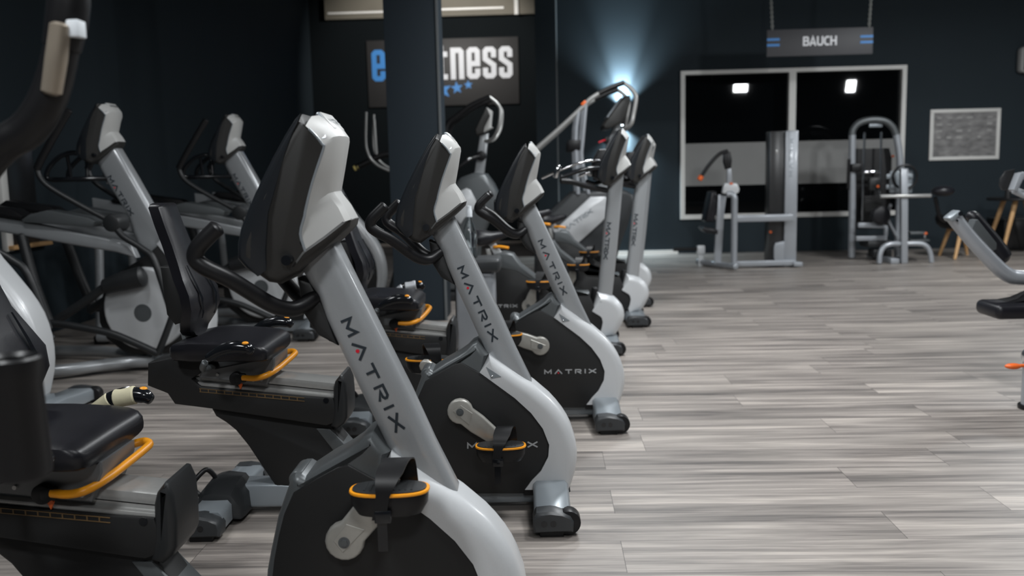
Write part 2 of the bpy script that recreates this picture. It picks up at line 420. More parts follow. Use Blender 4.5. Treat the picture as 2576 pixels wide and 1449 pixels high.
# pillar
p_ = struct(MB().box((-0.99, 7.10, 2.0), (0.40, 0.40, 4.0), 0.004).build('pillar', PILLARM))
MB().box((-0.785, 6.895, 2.0), (0.018, 0.012, 4.0)).build('lit_side_strip', STRIP, p_)  # pale strip standing in for the pillar's lamp-lit right side
# window: frame, mullion, panes, frosted film bands
wf = struct(MB().box(((WX0 + WX1) / 2, WY - 0.012, WZ1 - 0.025), (WX1 - WX0, 0.07, 0.05)).box(((WX0 + WX1) / 2, WY - 0.012, WZ0 + 0.03), (WX1 - WX0, 0.07, 0.06))
            .box((WX0 + 0.028, WY - 0.012, (WZ0 + WZ1) / 2 + 0.005), (0.056, 0.07, WZ1 - WZ0 - 0.110)).box((WX1 - 0.028, WY - 0.012, (WZ0 + WZ1) / 2 + 0.005), (0.056, 0.07, WZ1 - WZ0 - 0.110))
            .box((3.28, WY - 0.012, (WZ0 + WZ1) / 2 + 0.005), (0.088, 0.07, WZ1 - WZ0 - 0.110)).build('window_1', FRAMEW))
for x0, x1 in ((1.87, 3.24), (3.32, 4.70)):
    pn = MB().box(((x0 + x1) / 2, WY + 0.03, (WZ0 + WZ1) / 2), (x1 - x0 + 0.03, 0.012, WZ1 - WZ0 - 0.08)).build('pane', PANE, wf)
    MB().box(((x0 + x1) / 2, WY + 0.022, 1.185), (x1 - x0 + 0.02, 0.002, 0.562)).build('frosted_band', FROST, pn)

# ceiling lamps, out of view; those labelled added only brighten their surroundings
LAB = ['unseen ceiling lamp added for light from the right of the bikes', 'ceiling lamp hung above the nearest recumbent bike', 'ceiling lamp hung behind the camera on the right',
       'ceiling lamp hung above the floor beside the third recumbent bike', 'ceiling lamp hung above the stair climber', 'unseen ceiling lamp added behind the camera to brighten the left side',
       'unseen ceiling lamp added to brighten the elliptical trainers', 'unseen ceiling lamp added to brighten the strength machines at right']
for (x, y, z, s, wt), lb in zip(FLOODS, ('wide square floodlight mirrored in the left window pane', 'narrow floodlight mirrored in the right window pane')):
    t = thing('flood_lamp', lb, 'ceiling lamp', (x, y, 4.0))
    MB().box((0, 0, z - 4), (s + 0.04, 0.07, 0.28), 0.01, rot=Matrix.Rotation(math.radians(-20), 3, 'X')).build('housing', DARKP, t)
    MB().cyl((0, 0, z - 4 + 0.12), (0, 0, 0.0), 0.012).build('rod', DARKP, t)
for (x, y, z, s, wt), lb in zip(LAMPS, LAB):
    t = thing('ceiling_lamp', lb, 'ceiling lamp', (x, y, 4.0), 0, 'square pendant lamps')
    MB().box((0, 0, z - 4 + 0.02), (s + 0.04, s + 0.04, 0.08), 0.008).build('housing', DARKP, t)
    MB().box((0, 0, z - 4 - 0.022), (s, s, 0.008)).build('diffuser', LAMPD, t)
    MB().cyl((0, 0, z - 4 + 0.05), (0, 0, 0.0), 0.012).build('rod', DARKP, t)

# out-of-view spotlight on a ceiling rod, added to brighten the gym sign
sl = thing('added_sign_spotlight', 'unseen ceiling spotlight added to brighten the gym sign', 'ceiling lamp', (-1.35, 12.3, 4.0))
q_ = (Vector((-1.70, 14.93, 2.75)) - Vector((-1.35, 12.3, 3.80))).normalized()
MB().cyl(Vector((0, 0, -0.2)) - q_ * 0.08, Vector((0, 0, -0.2)) + q_ * 0.08, 0.05, bev=0.006).build('spot_body', DARKP, sl)
MB().cyl((0, 0, -0.17), (0, 0, 0), 0.012).build('rod', DARKP, sl)
l = bpy.data.lights.new('added_sign_light', 'SPOT'); l.energy = 430; l.spot_size = math.radians(92); l.spot_blend = 0.5; l.shadow_soft_size = 0.04
l.color = (1.0, 0.97, 0.93)
lo = bpy.data.objects.new('added_sign_light', l); C.objects.link(lo); lo.location = Vector((-1.35, 12.3, 3.80)) + q_ * 0.10
lo.rotation_euler = q_.to_track_quat('-Z', 'Y').to_euler()
# up-and-down wall lamp with its two beams
wl = thing('wall_lamp', 'small up-and-down wall lamp throwing pale blue beams on the navy wall', 'wall lamp', (1.055, WY, 1.83))
MB().cyl((0, -0.075, -0.10), (0, -0.075, 0.10), 0.042, bev=0.004).box((0, -0.02, 0), (0.06, 0.04, 0.1), 0.004).build('lamp_body', DARKP, wl)
MB().cyl((0, -0.075, 0.101), (0, -0.075, 0.104), 0.036).build('upper_lens', LEDM, wl)
MB().cyl((0, -0.075, -0.104), (0, -0.075, -0.101), 0.036).build('lower_lens', LEDM, wl)
for sgn, ang, wt, tilt in ((1, 46, 1150, 9), (1, 112, 620, 0), (-1, 60, 260, 8), (-1, 120, 240, 0)):
    l = bpy.data.lights.new('wall_lamp_beam', 'SPOT'); l.energy = wt; l.spot_size = math.radians(ang); l.spot_blend = 1.0
    l.color = (0.72, 0.90, 1.0); l.shadow_soft_size = 0.02
    lo = bpy.data.objects.new('wall_lamp_beam', l); C.objects.link(lo); lo.location = (1.055, WY - 0.075, 1.83 + sgn * 0.115)
    lo.rotation_euler = (math.radians(180 - tilt) if sgn > 0 else math.radians(tilt), 0, 0)

# ------------------------------------------------------------------ shared console of the cardio machines
def make_console(parent, dx, dz):
    T = lambda L: [(p[0] + dx, p[1] + dz) + tuple(p[2:]) for p in L]
    back = [(-0.046, 1.267, .122), (-0.058, 1.256, .124), (-0.078, 1.226, .127), (-0.106, 1.18, .13), (-0.143, 1.112, .133), (-0.164, 1.069, .133), (-0.177, 1.04, .133), (-0.185, 1.011, .132), (-0.188, 0.978, .13), (-0.174, 0.957, .125), (-0.152, 0.940, .118), (-0.135, 0.925, .112), (-0.112, 0.920, .106), (-0.072, 0.948, .088)]
    front = [(-0.058, 0.985, .092), (-0.0665, 1.004, .096), (-0.066, 1.037, .098), (-0.052, 1.073, .1), (-0.035, 1.128, .103), (-0.008, 1.192, .106), (-0.008, 1.203, .108), (-0.016, 1.215, .111), (-0.030, 1.229, .116), (-0.040, 1.246, .122)]
    co = MB().slab(T(back + front), r=0.022, ry=0.02, rf=set(range(0, 13)), seg=5).build('console', CONS, parent, ang=30)
    # glossy user side: a wide bezel with the screen in it
    sc = MB().slab(T([(-0.062, 1.256), (-0.098, 1.196), (-0.143, 1.118), (-0.160, 1.066), (-0.1655, 1.071), (-0.1455, 1.1125), (-0.1082, 1.181), (-0.0715, 1.240)]), hw=0.098).build('screen', GLOSS, co)
    MB().box((-0.187 + dx, 0, 0.995 + dz), (0.012, 0.15, 0.05), 0.004).build('keypad', BEZEL, co)
    sil = back[0:11]
    inr = [(-0.134, 0.952, .1), (-0.131, 0.992, .1), (-0.120, 1.069, .1), (-0.077, 1.19, .1), (-0.058, 1.236, .1)]
    fw_ = lambda L, e: [(p[0], p[1], p[2] + e) for p in L]
    MB().slab(T([(p[0] - (0.0012 if 0 < k < 10 else 0), p[1], p[2] + 0.0016) for k, p in enumerate(sil)] + [(-0.134, 0.952, .1185), (-0.131, 0.992, .1305), (-0.120, 1.069, .1335), (-0.079, 1.19, .1305), (-0.062, 1.232, .1265)]), r=0.010, ry=0.012, rf=set(range(1, 10)), seg=4).build('bezel', BEZEL, co, ang=30)
    # white back cover
    rows = [((-0.037, 1.2425, .1205), (-0.031, 1.2635, .088)), ((-0.031, 1.236, .1180), (-0.022, 1.257, .086)), ((-0.018, 1.221, .1120), (-0.006, 1.241, .080)), ((-0.008, 1.205, .1070), (0.008, 1.221, .076)), ((-0.0065, 1.197, .1050), (0.0085, 1.212, .075)),
            ((-0.034, 1.128, .1020), (-0.003, 1.150, .064)), ((-0.051, 1.073, .0990), (-0.012, 1.105, .056)), ((-0.054, 1.060, .0985), (-0.009, 1.099, .056)), ((-0.065, 1.024, .0965), (0.008, 1.075, .058)), ((-0.058, 0.988, .0920), (0.022, 1.046, .062))]
    rr = []
    for (bx, bz, bw), (fx, fz, fwid) in rows:
        mid = lambda a, b, t: a + (b - a) * t
        r = [(bx + dx, -bw, bz + dz), (mid(bx, fx, .5) + dx, -mid(bw, fwid, .42), mid(bz, fz, .5) + dz), (fx + dx, -fwid, fz + dz), (fx + dx + 0.009, -fwid * 0.72, fz + dz + 0.003), (fx + dx + 0.012, 0, fz + dz + 0.004),
             (fx + dx + 0.009, fwid * 0.72, fz + dz + 0.003), (fx + dx, fwid, fz + dz), (mid(bx, fx, .5) + dx, mid(bw, fwid, .42), mid(bz, fz, .5) + dz), (bx + dx, bw, bz + dz)]
        rr.append(r)
    m = MB(); m.rings(rr, cap0=False, cap1=False, closed=False)
    bc = m.build('back_cover', WHITE, co, ang=24)
    # grey seam line along the cover
    sp = [(p[0][0] + dx, -p[0][2] - 0.001, p[0][1] + dz) for p in rows[1:]]
    MB().tube(sp, 0.0028, 6, 3).build('seam_trim', FOOT, co)
    # dark collar below the cover
    MB().slab(T([(-0.064, 0.988, .097), (-0.02, 1.018, .084), (0.016, 1.046, .068), (0.027, 1.055, .050), (0.033, 1.048, .046), (0.029, 1.034, .048), (0.014, 1.020, .062), (-0.03, 0.982, .080), (-0.078, 0.944, .092), (-0.090, 0.955, .098)]), r=0.006, seg=2).build('collar', CONS, co)
    # logo cap on the top and the round key
    d = Vector((0.034 + 0.0, 0, -0.042)).normalized(); rot = Matrix(((d.x, 0, -d.z), (0, 1, 0), (d.z, 0, d.x))).to_3x3()
    up = Vector((-d.z, 0, d.x)); c0 = Vector((-0.0165 + dx, 0, 1.2485 + dz)) + up * 0.006
    MB().box(c0, (0.052, 0.118, 0.010), 0.004, rot=rot).build('cap_border', FOOT, bc)
    lc = MB().box(c0 + up * 0.004, (0.047, 0.112, 0.008), 0.004, rot=rot).build('logo_cap', WHITE, bc)
    brand('lettering', c0 + up * 0.0081 + Vector((0, -0.046, 0)) + d * 0.008, (0, 1, 0), -d, 0.092, 0.0145, SHROUD, lc, dot=False, th=0.2)
    MB().cyl((-0.014 + dx, -0.092, 1.2195 + dz), (-0.010 + dx, -0.097, 1.2245 + dz), 0.0085, seg=16).build('round_key', FOOT, bc)
    for s in (-1, 1):
        MB().cyl((-0.091 + dx, s * 0.095, 0.972 + dz), (-0.091 + dx, s * 0.1215, 0.972 + dz), 0.0105, seg=18).build('bolt', GLOSS, co)
    return co

# ------------------------------------------------------------------ pedal and crank
def pedal_set(t, cx, cz, ang, L=0.17, y0=-0.095, sgn=1):
    """crank arm with pedal, on side sgn (1 near, -1 far)"""
    s = sgn
    c = math.cos(ang); sn = math.sin(ang)
    e = (cx + c * L, cz + sn * L)
    def P(a, b): return (cx + c * a - sn * b, cz + sn * a + c * b)
    R = 0.0425
    out = [P(R * math.cos(k), R * math.sin(k)) for k in [math.radians(d) for d in range(50, 311, 20)]] + [P(0.07, -0.0335), P(L - 0.01, -0.0235)] + [P(L + 0.0235 * math.cos(k), 0.0235 * math.sin(k)) for k in [math.radians(d) for d in (-70, -35, 0, 35, 70)]] + [P(L - 0.01, 0.0235), P(0.07, 0.0335)]
    yc = s * (y0 - 0.014)
    ca = MB().slab(out, hw=0.013, r=0.007, seg=3, yc=yc).build('crank_arm', CRANK, t)
    tri = [P(-0.02, -0.012), P(0.05, -0.016), P(0.035, 0.022), P(-0.012, 0.02)]
    MB().slab(tri, hw=0.0015, r=0.001, seg=1, yc=yc - s * 0.0135).build('raised_facet', CRANK, ca)
    MB().cyl((cx, yc - s * 0.012, cz), (cx, yc - s * 0.0165, cz), 0.0125, seg=20).cyl((cx, yc - s * 0.0165, cz), (cx, yc - s * 0.019, cz), 0.008, seg=6).build('crank_bolt', SHROUD, ca)
    # pedal
    py = s * (y0 - 0.088); ex, ez = e
    pb = []
    def oval(lx, ly, z, pw=2.6, n=28):
        r = []
        for k in range(n):
            a = 2 * PI * k / n; ca_, sa_ = math.cos(a), math.sin(a)
            r.append((ex + lx * math.copysign(abs(ca_) ** (2 / pw), ca_), py + ly * math.copysign(abs(sa_) ** (2 / pw), sa_), ez + z))
        return r
    pd = MB().rings([oval(0.045, 0.024, -0.042), oval(0.066, 0.036, -0.036), oval(0.078, 0.043, -0.016), oval(0.080, 0.044, 0.006), oval(0.078, 0.042, 0.012)]).build('pedal', RUBBER, t)
    MB().rings([oval(0.0815, 0.0455, 0.0075), oval(0.0825, 0.0465, 0.010), oval(0.0815, 0.0455, 0.013), oval(0.076, 0.040, 0.0135)], cap0=False, cap1=False).build('orange_rim', ORANGE, pd)
    tr_ = MB().rings([oval(0.076, 0.040, 0.012), oval(0.0755, 0.0395, 0.0155), oval(0.070, 0.036, 0.0165)], cap0=False)
    for k in range(-4, 5): tr_.box((ex + k * 0.012, py, ez + 0.0165), (0.004, 0.052, 0.002))
    tr_.build('tread', DARKP, pd)
    MB().cyl((ex, yc, ez), (ex, py, ez), 0.011).build('spindle', CHROME, pd)
    # strap: a band looping over the foot side to side
    st = MB(); prof = [(-0.050, -0.036), (-0.049, 0.004), (-0.043, 0.034), (-0.020, 0.056), (0.012, 0.067), (0.036, 0.062), (0.046, 0.040), (0.047, 0.006)]
    pc = catmull([Vector((0, a, b)) for a, b in prof], 4)
    a_ = []; b_ = []; c_ = []; d_ = []
    for i, q in enumerate(pc):
        f = i / (len(pc) - 1); sh = -0.016 + 0.052 * f; wd = 0.0140 + 0.0135 * min(1.0, max(0.0, (f - 0.18) / 0.22)) - 0.010 * max(0.0, (f - 0.72) / 0.28)
        tq = (pc[min(i + 1, len(pc) - 1)] - pc[max(i - 1, 0)]).normalized(); nn = Vector((0, -tq.z, tq.y)) * 0.0016
        base = Vector((ex + sh, py + s * q.y * 1.0, ez + q.z)); nn = Vector((0, nn.y * s, nn.z))
        a_.append(base + Vector((-wd, 0, 0)) + nn); b_.append(base + Vector((wd, 0, 0)) + nn)
        c_.append(base + Vector((wd, 0, 0)) - nn); d_.append(base + Vector((-wd, 0, 0)) - nn)
    st.rings([[a_[i], b_[i], c_[i], d_[i]] for i in range(len(pc))])
    stp = st.build('strap', RUBBER, pd)
    MB().box((ex - 0.008, py - s * 0.050, ez - 0.030), (0.034, 0.008, 0.026), 0.003).box((ex - 0.010, py - s * 0.048, ez - 0.072), (0.020, 0.003, 0.06)).build('buckle', GLOSS, stp)
    return ca

def crossfoot(t, x0, x1, W, name, zc=0.108, ze=0.080, holes=True, wheels=True):
    """crossbar on the floor with moulded end caps and transport wheels"""
    rings = []
    for y, z in ((-W + 0.05, ze), (-W * 0.45, zc - 0.012), (-0.05, zc), (0.05, zc), (W * 0.45, zc - 0.012), (W - 0.05, ze)):
        rings.append([(x0, y, 0.022), (x0 - 0.002, y, z - 0.012), (x0 + 0.010, y, z), (x1 - 0.012, y, z), (x1, y, z - 0.014), (x1, y, 0.022)])
    f = MB().rings(rings).build(name, FOOT, t, ang=50)
    for s in (-1, 1):
        ya, yb = s * (W - 0.062), s * W
        ring = lambda y, g: [(x0 - 0.004 + g, y, 0.016 + g), (x0 - 0.006 + g, y, 0.062 - g), (x0 + 0.006 + g, y, 0.082 - g), (x0 + 0.05, y, 0.0855 - g), (x1 - 0.030, y, 0.080 - g), (x1 - 0.004, y, 0.068 - g), (x1 + 0.007 - g, y, 0.050 - g), (x1 + 0.004 - g, y, 0.018 + g)]
        cp = MB().rings([ring(ya, 0), ring(yb - s * 0.008, 0), ring(yb, 0.007)]).build('end_cap', CAP, f, ang=40)
        if wheels: MB().cyl((x1 - 0.010, s * (W - 0.066), 0.043), (x1 - 0.010, s * (W - 0.016), 0.043), 0.0395, bev=0.004).build('wheel', RUBBER, cp)
        if holes:
            m = MB()
            for xx in (0.25, 0.5): m.cyl((x0 + (x1 - x0) * xx, yb + s * 0.0006, 0.048), (x0 + (x1 - x0) * xx, yb - s * 0.004, 0.048), 0.0100, seg=14)
            m.build('screw_holes', GLOSS, cp)
        MB().box(((x0 + x1) / 2 - 0.005, s * (W - 0.035), 0.009), (0.075, 0.045, 0.018), 0.003).build('rubber_pad', RUBBER, f)
    return f

# ------------------------------------------------------------------ recumbent bike
PANELP = [(0.006, 0.521), (-0.017, 0.516), (-0.063, 0.492), (-0.116, 0.460), (-0.139, 0.412), (-0.154, 0.362), (-0.167, 0.307), (-0.174, 0.262), (-0.172, 0.20), (-0.160, 0.13), (-0.13, 0.074), (0.010, 0.071), (0.203, 0.067), (0.208, 0.080), (0.231, 0.115), (0.261, 0.146), (0.286, 0.195), (0.290, 0.236), (0.270, 0.291), (0.232, 0.345), (0.179, 0.397), (0.065, 0.486)]
def make_recumbent(label, loc, rz, seat_dx=0.0, crank=-0.75, tape=None, back_dx=0.0):
    t = thing('recumbent_bike', label, 'exercise bike', loc, rz, 'recumbent exercise bikes in a row')
    # lower body
    out = [(-0.128, 0.060), (-0.172, 0.115), (-0.189, 0.19), (-0.192, 0.251), (-0.189, 0.278), (-0.180, 0.317), (-0.158, 0.402), (-0.131, 0.470), (-0.124, 0.488), (-0.115, 0.496), (-0.101, 0.496), (-0.092, 0.490), (-0.047, 0.519), (-0.002, 0.543), (0.023, 0.560), (0.043, 0.580), (0.060, 0.588), (0.083, 0.556), (0.096, 0.543)]
    inner = [(0.065, 0.484), (0.179, 0.395), (0.232, 0.343), (0.270, 0.289), (0.289, 0.236), (0.285, 0.196), (0.260, 0.147), (0.230, 0.116), (0.205, 0.080), (0.20, 0.060)]
    sh = MB().slab(out + inner, hw=0.070, r=0.022, rf=set(range(1, 19)), seg=4).build('shroud', SHROUD, t, ang=32)
    MB().cyl((-0.113, -0.045, 0.478), (-0.113, 0.045, 0.478), 0.0205, bev=0.006).build('hinge_boss', SHROUD, sh)
    for s in (-1, 1):
        pn = MB().slab(PANELP, hw=0.006, r=0.004, seg=2, yc=s * 0.070).build('side_panel', PANEL, t)
    brand('lettering', (0.017, -0.0768, 0.228), (1, 0, 0), (0, 0, 1), 0.235, 0.0205, TEXTL, pn)
    arc = [(0.097, 0.5435), (0.124, 0.524), (0.150, 0.5055), (0.195, 0.4715), (0.246, 0.4345), (0.297, 0.3885), (0.320, 0.362), (0.340, 0.335), (0.355, 0.310), (0.367, 0.284), (0.381, 0.240), (0.386, 0.205), (0.385, 0.170), (0.378, 0.131), (0.366, 0.095), (0.354, 0.070)]
    inn = [(0.207, 0.082), (0.232, 0.115), (0.262, 0.146), (0.287, 0.195), (0.291, 0.236), (0.271, 0.292), (0.233, 0.346), (0.180, 0.398), (0.066, 0.487)]
    fc = MB().slab(arc + inn, hw=0.080, r=0.040, rf={**{i: 1.0 for i in range(2, 13)}, 0: 0.35, 1: 0.75, 13: 0.85, 14: 0.6, 15: 0.25}, seg=6, ry=0.045).build('front_cover', SHELL, t, ang=28)
    MB().slab([(0.088, 0.506), (0.137, 0.472), (0.104, 0.466)], hw=0.001, yc=-0.0802).build('triangle_inlay', FOOT, fc)
    MB().sphere((0.1065, -0.0815, 0.4745), 0.0038).build('inlay_screw', CHROME, fc)
    MB().slab([(0.200, 0.083), (0.36, 0.072), (0.345, 0.060), (0.205, 0.060)], hw=0.074).build('shadow_gap', RUBBER, fc)
    # base beam
    MB().slab([(-0.80, 0.024), (-0.80, 0.108), (-0.62, 0.108), (-0.40, 0.085), (-0.15, 0.064), (0.29, 0.062), (0.29, 0.024)], hw=0.05, r=0.012, seg=3).build('base_beam', FOOT, t)
    crossfoot(t, 0.236, 0.352, 0.295, 'front_foot', zc=0.118)
    rf = crossfoot(t, -0.872, -0.764, 0.285, 'rear_foot', zc=0.100, ze=0.082, wheels=False)
    cv = []
    for y, z, x0, x1 in ((-0.140, 0.088, -0.876, -0.742), (-0.134, 0.108, -0.878, -0.738), (-0.100, 0.130, -0.880, -0.733), (-0.03, 0.138, -0.878, -0.731), (0.03, 0.132, -0.872, -0.735), (0.06, 0.106, -0.868, -0.742)):
        cv.append([(x0, y, 0.03), (x0 - 0.004, y, z - 0.035), (x0 + 0.022, y, z - 0.006), (x0 + 0.05, y, z), (x1 - 0.03, y, z - 0.008), (x1, y, z - 0.05), (x1 + 0.004, y, 0.022)])
    rc = MB().rings(cv).build('rear_cover', DARKP, t, ang=40)
    MB().tube([(-0.840, -0.04, 0.122), (-0.858, -0.05, 0.155), (-0.872, -0.06, 0.166), (-0.892, -0.075, 0.150), (-0.907, -0.085, 0.130), (-0.908, -0.09, 0.114), (-0.890, -0.092, 0.094), (-0.868, -0.09, 0.085)], 0.0085, 10, 5).build('lift_handle', RUBBER, rc)
    # seat support
    sp = MB().slab([(-0.838, 0.385), (-0.842, 0.372), (-0.830, 0.347), (-0.796, 0.324), (-0.766, 0.297), (-0.727, 0.243), (-0.690, 0.179), (-0.637, 0.090), (-0.60, 0.078), (-0.17, 0.070), (-0.30, 0.135), (-0.395, 0.235), (-0.455, 0.330)], hw=0.048, r=0.008, seg=2).build('seat_support', PANEL, t)
    MB().slab([(-0.492, 0.300), (-0.447, 0.300), (-0.375, 0.215), (-0.22, 0.075), (-0.30, 0.075), (-0.44, 0.225)], hw=0.053, r=0.004, seg=2).build('support_leg', SHROUD, sp)
    hs = MB().slab([(-1.035, 0.540), (-0.96, 0.556), (-0.879, 0.567), (-0.846, 0.551), (-0.852, 0.510), (-0.892, 0.484), (-0.861, 0.457), (-0.514, 0.417), (-0.424, 0.409), (-0.405, 0.330), (-0.453, 0.315), (-0.835, 0.381), (-0.955, 0.399), (-0.977, 0.436), (-1.042, 0.464)], hw=0.075, r=0.006, seg=2).build('rail_housing', PANEL, t)
    MB().slab([(-0.424, 0.440), (-0.417, 0.464), (-0.398, 0.487), (-0.390, 0.484), (-0.379, 0.455), (-0.377, 0.400), (-0.380, 0.340), (-0.391, 0.319), (-0.415, 0.301), (-0.440, 0.312), (-0.428, 0.36)], hw=0.080, r=0.018, seg=3).build('rail_end_cap', DARKP, hs)
    sc = MB()
    for k in range(13):
        xx = -0.865 + k * 0.0268; zz = 0.4455 - 0.113 * (xx + 0.865)
        sc.box((xx + 0.0, -0.0756, zz), (0.003, 0.002, 0.011))
    sc.slab([(-0.868, 0.4525), (-0.520, 0.413), (-0.520, 0.411), (-0.868, 0.4505)], hw=0.001, yc=-0.0757).slab([(-0.868, 0.4415), (-0.520, 0.402), (-0.520, 0.400), (-0.868, 0.4395)], hw=0.001, yc=-0.0757)
    sc.build('position_scale', AMBER, hs)
    MB().cyl((-0.448, -0.0735, 0.402), (-0.448, -0.0765, 0.402), 0.0095, seg=16).build('cap_bolt', GLOSS, hs)
    rl = MB()
    rl.slab([(-0.93, 0.520), (-0.405, 0.453), (-0.405, 0.425), (-0.93, 0.492)], hw=0.052, r=0.008, seg=2)
    rl.slab([(-0.93, 0.490), (-0.405, 0.423), (-0.405, 0.409), (-0.93, 0.476)], hw=0.046)
    rl.slab([(-0.93, 0.477), (-0.405, 0.414), (-0.405, 0.402), (-0.93, 0.465)], hw=0.068, r=0.005, seg=2)
    rl.build('slide_rail', ALU, t)
    # everything that slides with the seat
    d = seat_dx; dz = -0.127 * d
    cg = MB().slab([(-0.855 + d, 0.512 + dz), (-0.745 + d, 0.533 + dz), (-0.637 + d, 0.551 + dz), (-0.609 + d, 0.551 + dz), (-0.610 + d, 0.527 + dz), (-0.640 + d, 0.462 + dz), (-0.865 + d, 0.489 + dz)], hw=0.085, r=0.004, seg=1)
    cgo = cg.build('seat_carriage', STEEL, t)
    for xx, zz in ((-0.80, 0.500), (-0.683, 0.478), (-0.655, 0.480)):
        MB().cyl((xx + d, -0.083, zz + dz), (xx + d, -0.091, zz + dz), 0.005, seg=10).build('carriage_bolt', ALU, cgo)
    lv = [(-0.712 + d, -0.105, 0.492 + dz), (-0.672 + d, -0.109, 0.490 + dz), (-0.637 + d, -0.100, 0.496 + dz), (-0.614 + d, -0.05, 0.505 + dz), (-0.601 + d, 0.02, 0.515 + dz), (-0.594 + d, 0.085, 0.522 + dz), (-0.594 + d, 0.125, 0.526 + dz), (-0.610 + d, 0.136, 0.530 + dz), (-0.640 + d, 0.125, 0.525 + dz), (-0.675 + d, 0.10, 0.516 + dz)]
    le = MB().tube(lv, 0.0098, 10, 5).build('seat_lever', ORANGE, t)
    MB().cyl((-0.735 + d, -0.084, 0.488 + dz), (-0.735 + d, -0.108, 0.488 + dz), 0.022, bev=0.004).box((-0.720 + d, -0.1, 0.490 + dz), (0.035, 0.018, 0.03), 0.005).build('lever_hub', RUBBER, le)
    MB().slab([(-0.726 + d, 0.470 + dz), (-0.736 + d, 0.464 + dz), (-0.7285 + d, 0.447 + dz), (-0.721 + d, 0.464 + dz)], hw=0.003, yc=-0.081).build('position_pointer', ORED, le)
    # seat cushion
    sr = []
    for x, zt, zb, hw_ in ((-0.935, 0.604, 0.566, .135), (-0.920, 0.622, 0.553, .158), (-0.86, 0.634, 0.548, .172), (-0.78, 0.631, 0.548, .176), (-0.70, 0.624, 0.548, .176), (-0.655, 0.618, 0.546, .172), (-0.630, 0.609, 0.546, .164), (-0.615, 0.594, 0.551, .152)):
        n = 20; ring = []
        for k in range(n):
            a = 2 * PI * k / n; ca_, sa_ = math.cos(a), math.sin(a)
            zz = (zt + zb) / 2 + dz + (zt - zb) / 2 * math.copysign(abs(sa_) ** 0.55, sa_)
            if sa_ > 0: zz += 0.016 * abs(ca_) ** 3 - 0.008
            ring.append((x + d, hw_ * math.copysign(abs(ca_) ** 0.5, ca_), zz))
        sr.append(ring)
    MB().rings(sr).build('seat', VINYL, t, ang=60)
    # grips left and right of the seat
    for s in (-1, 1):
        gp = [(-0.775 + d, s * 0.238, 0.585 + dz), (-0.735 + d, s * 0.240, 0.607 + dz), (-0.690 + d, s * 0.242, 0.619 + dz), (-0.650 + d, s * 0.242, 0.616 + dz), (-0.632 + d, s * 0.242, 0.605 + dz)]
        g = MB().tube([(-0.80 + d, s * 0.13, 0.535 + dz), (-0.805 + d, s * 0.2, 0.545 + dz), (-0.785 + d, s * 0.236, 0.572 + dz)], 0.011, 10, 4).build('grip_tube', SHROUD, t)
        MB().tube(gp, [0.012, 0.018, 0.0205, 0.019, 0.013], 14, 5).build('grip', GLOSS, g)
        MB().tube([(p[0], p[1] * 1.0, p[2] + 0.0135) for p in gp[:4]], [0.003, 0.0075, 0.0085, 0.006], 8, 4).build('pulse_plate', CHROME, g)
        b = MB().sphere((-0.652 + d, s * 0.246, 0.633 + dz), 0.011, (1, 1, .5)).build('grip_button', ORANGE, g)
        if tape and s == 1:
            MB().tube([gp[0], gp[1]], [0.015, 0.0205], 14, 1).tube([(-0.718 + d, .241, .611 + dz), (-0.672 + d, .242, .619 + dz)], 0.0235, 14, 1).build('tape_wrap', tape, g)
    # backrest
    d = seat_dx + back_dx
    br = []
    for x0, z, hwd in ((-0.953, 1.052, .074), (-0.935, 0.99, .078), (-0.915, 0.93, .082), (-0.896, 0.872, .092), (-0.874, 0.82, .118), (-0.850, 0.77, .138), (-0.845, 0.72, .138), (-0.858, 0.68, .122), (-0.875, 0.645, .085)):
        xc = x0 - 0.012 + d; z += dz
        br.append([(xc - 0.032, -hwd * .9, z), (xc + 0.004, -hwd, z), (xc + 0.012, -hwd * .84, z), (xc + 0.008, 0, z), (xc + 0.012, hwd * .84, z), (xc + 0.004, hwd, z), (xc - 0.032, hwd * .9, z), (xc - 0.045, 0, z)])
    top = [[(p[0], p[1] * k, p[2] + h) for p in br[0]] for k, h in ((0.55, 0.014), (0.85, 0.010))]
    bot = [[(p[0], p[1] * k, p[2] - h) for p in br[-1]] for k, h in ((0.75, 0.016), (0.4, 0.024))]
    bk = MB().rings(top + br + bot).build('backrest', VINYL, t, ang=50)
    MB().slab([(-0.975 + d, 0.86 + dz), (-0.93 + d, 0.86 + dz), (-0.895 + d, 0.68 + dz), (-0.94 + d, 0.665 + dz), (-0.965 + d, 0.70 + dz)], hw=0.07, r=0.012, seg=2).build('backrest_block', PANEL, bk)
    for s in (-1, 1):
        MB().rings([[(xx + d, s * (yy - ww), zz + dz), (xx + 0.004 + d, s * yy, zz + dz), (xx + d, s * (yy + ww), zz + dz)] for xx, zz, yy, ww in ((-0.8885, 0.862, .060, .001), (-0.859, 0.80, .066, .007), (-0.841, 0.755, .068, .009), (-0.8435, 0.705, .062, .005), (-0.851, 0.685, .058, .001))]).build('backrest_slot', GLOSS, bk)
    MB().tube([(-0.92 + d, 0, 0.70 + dz), (-0.915 + d, 0, 0.62 + dz), (-0.89 + d, 0, 0.565 + dz), (-0.84 + d, 0, 0.545 + dz)], 0.028, 14, 4).build('backrest_stem', FOOT, bk)
    # post, letters, handlebars
    left = [(-0.082, 0.944), (-0.067, 0.913), (-0.049, 0.884), (-0.034, 0.836), (-0.013, 0.783), (0.013, 0.722), (0.080, 0.563), (0.135, 0.43)]
    right = [(0.245, 0.425), (0.189, 0.547), (0.141, 0.664), (0.078, 0.804), (0.019, 0.936), (-0.011, 1.004), (-0.026, 1.015), (-0.070, 0.975)]
    ps = MB().slab(left + right, hw=0.047, r=0.030, rf=set(range(0, 14)), seg=5, ry=0.020).build('post', SILVER, t, ang=30)
    uu = Vector((0.127 - 0.019, 0, 0.595 - 0.844)).normalized(); vv = Vector((-uu.z, 0, uu.x))
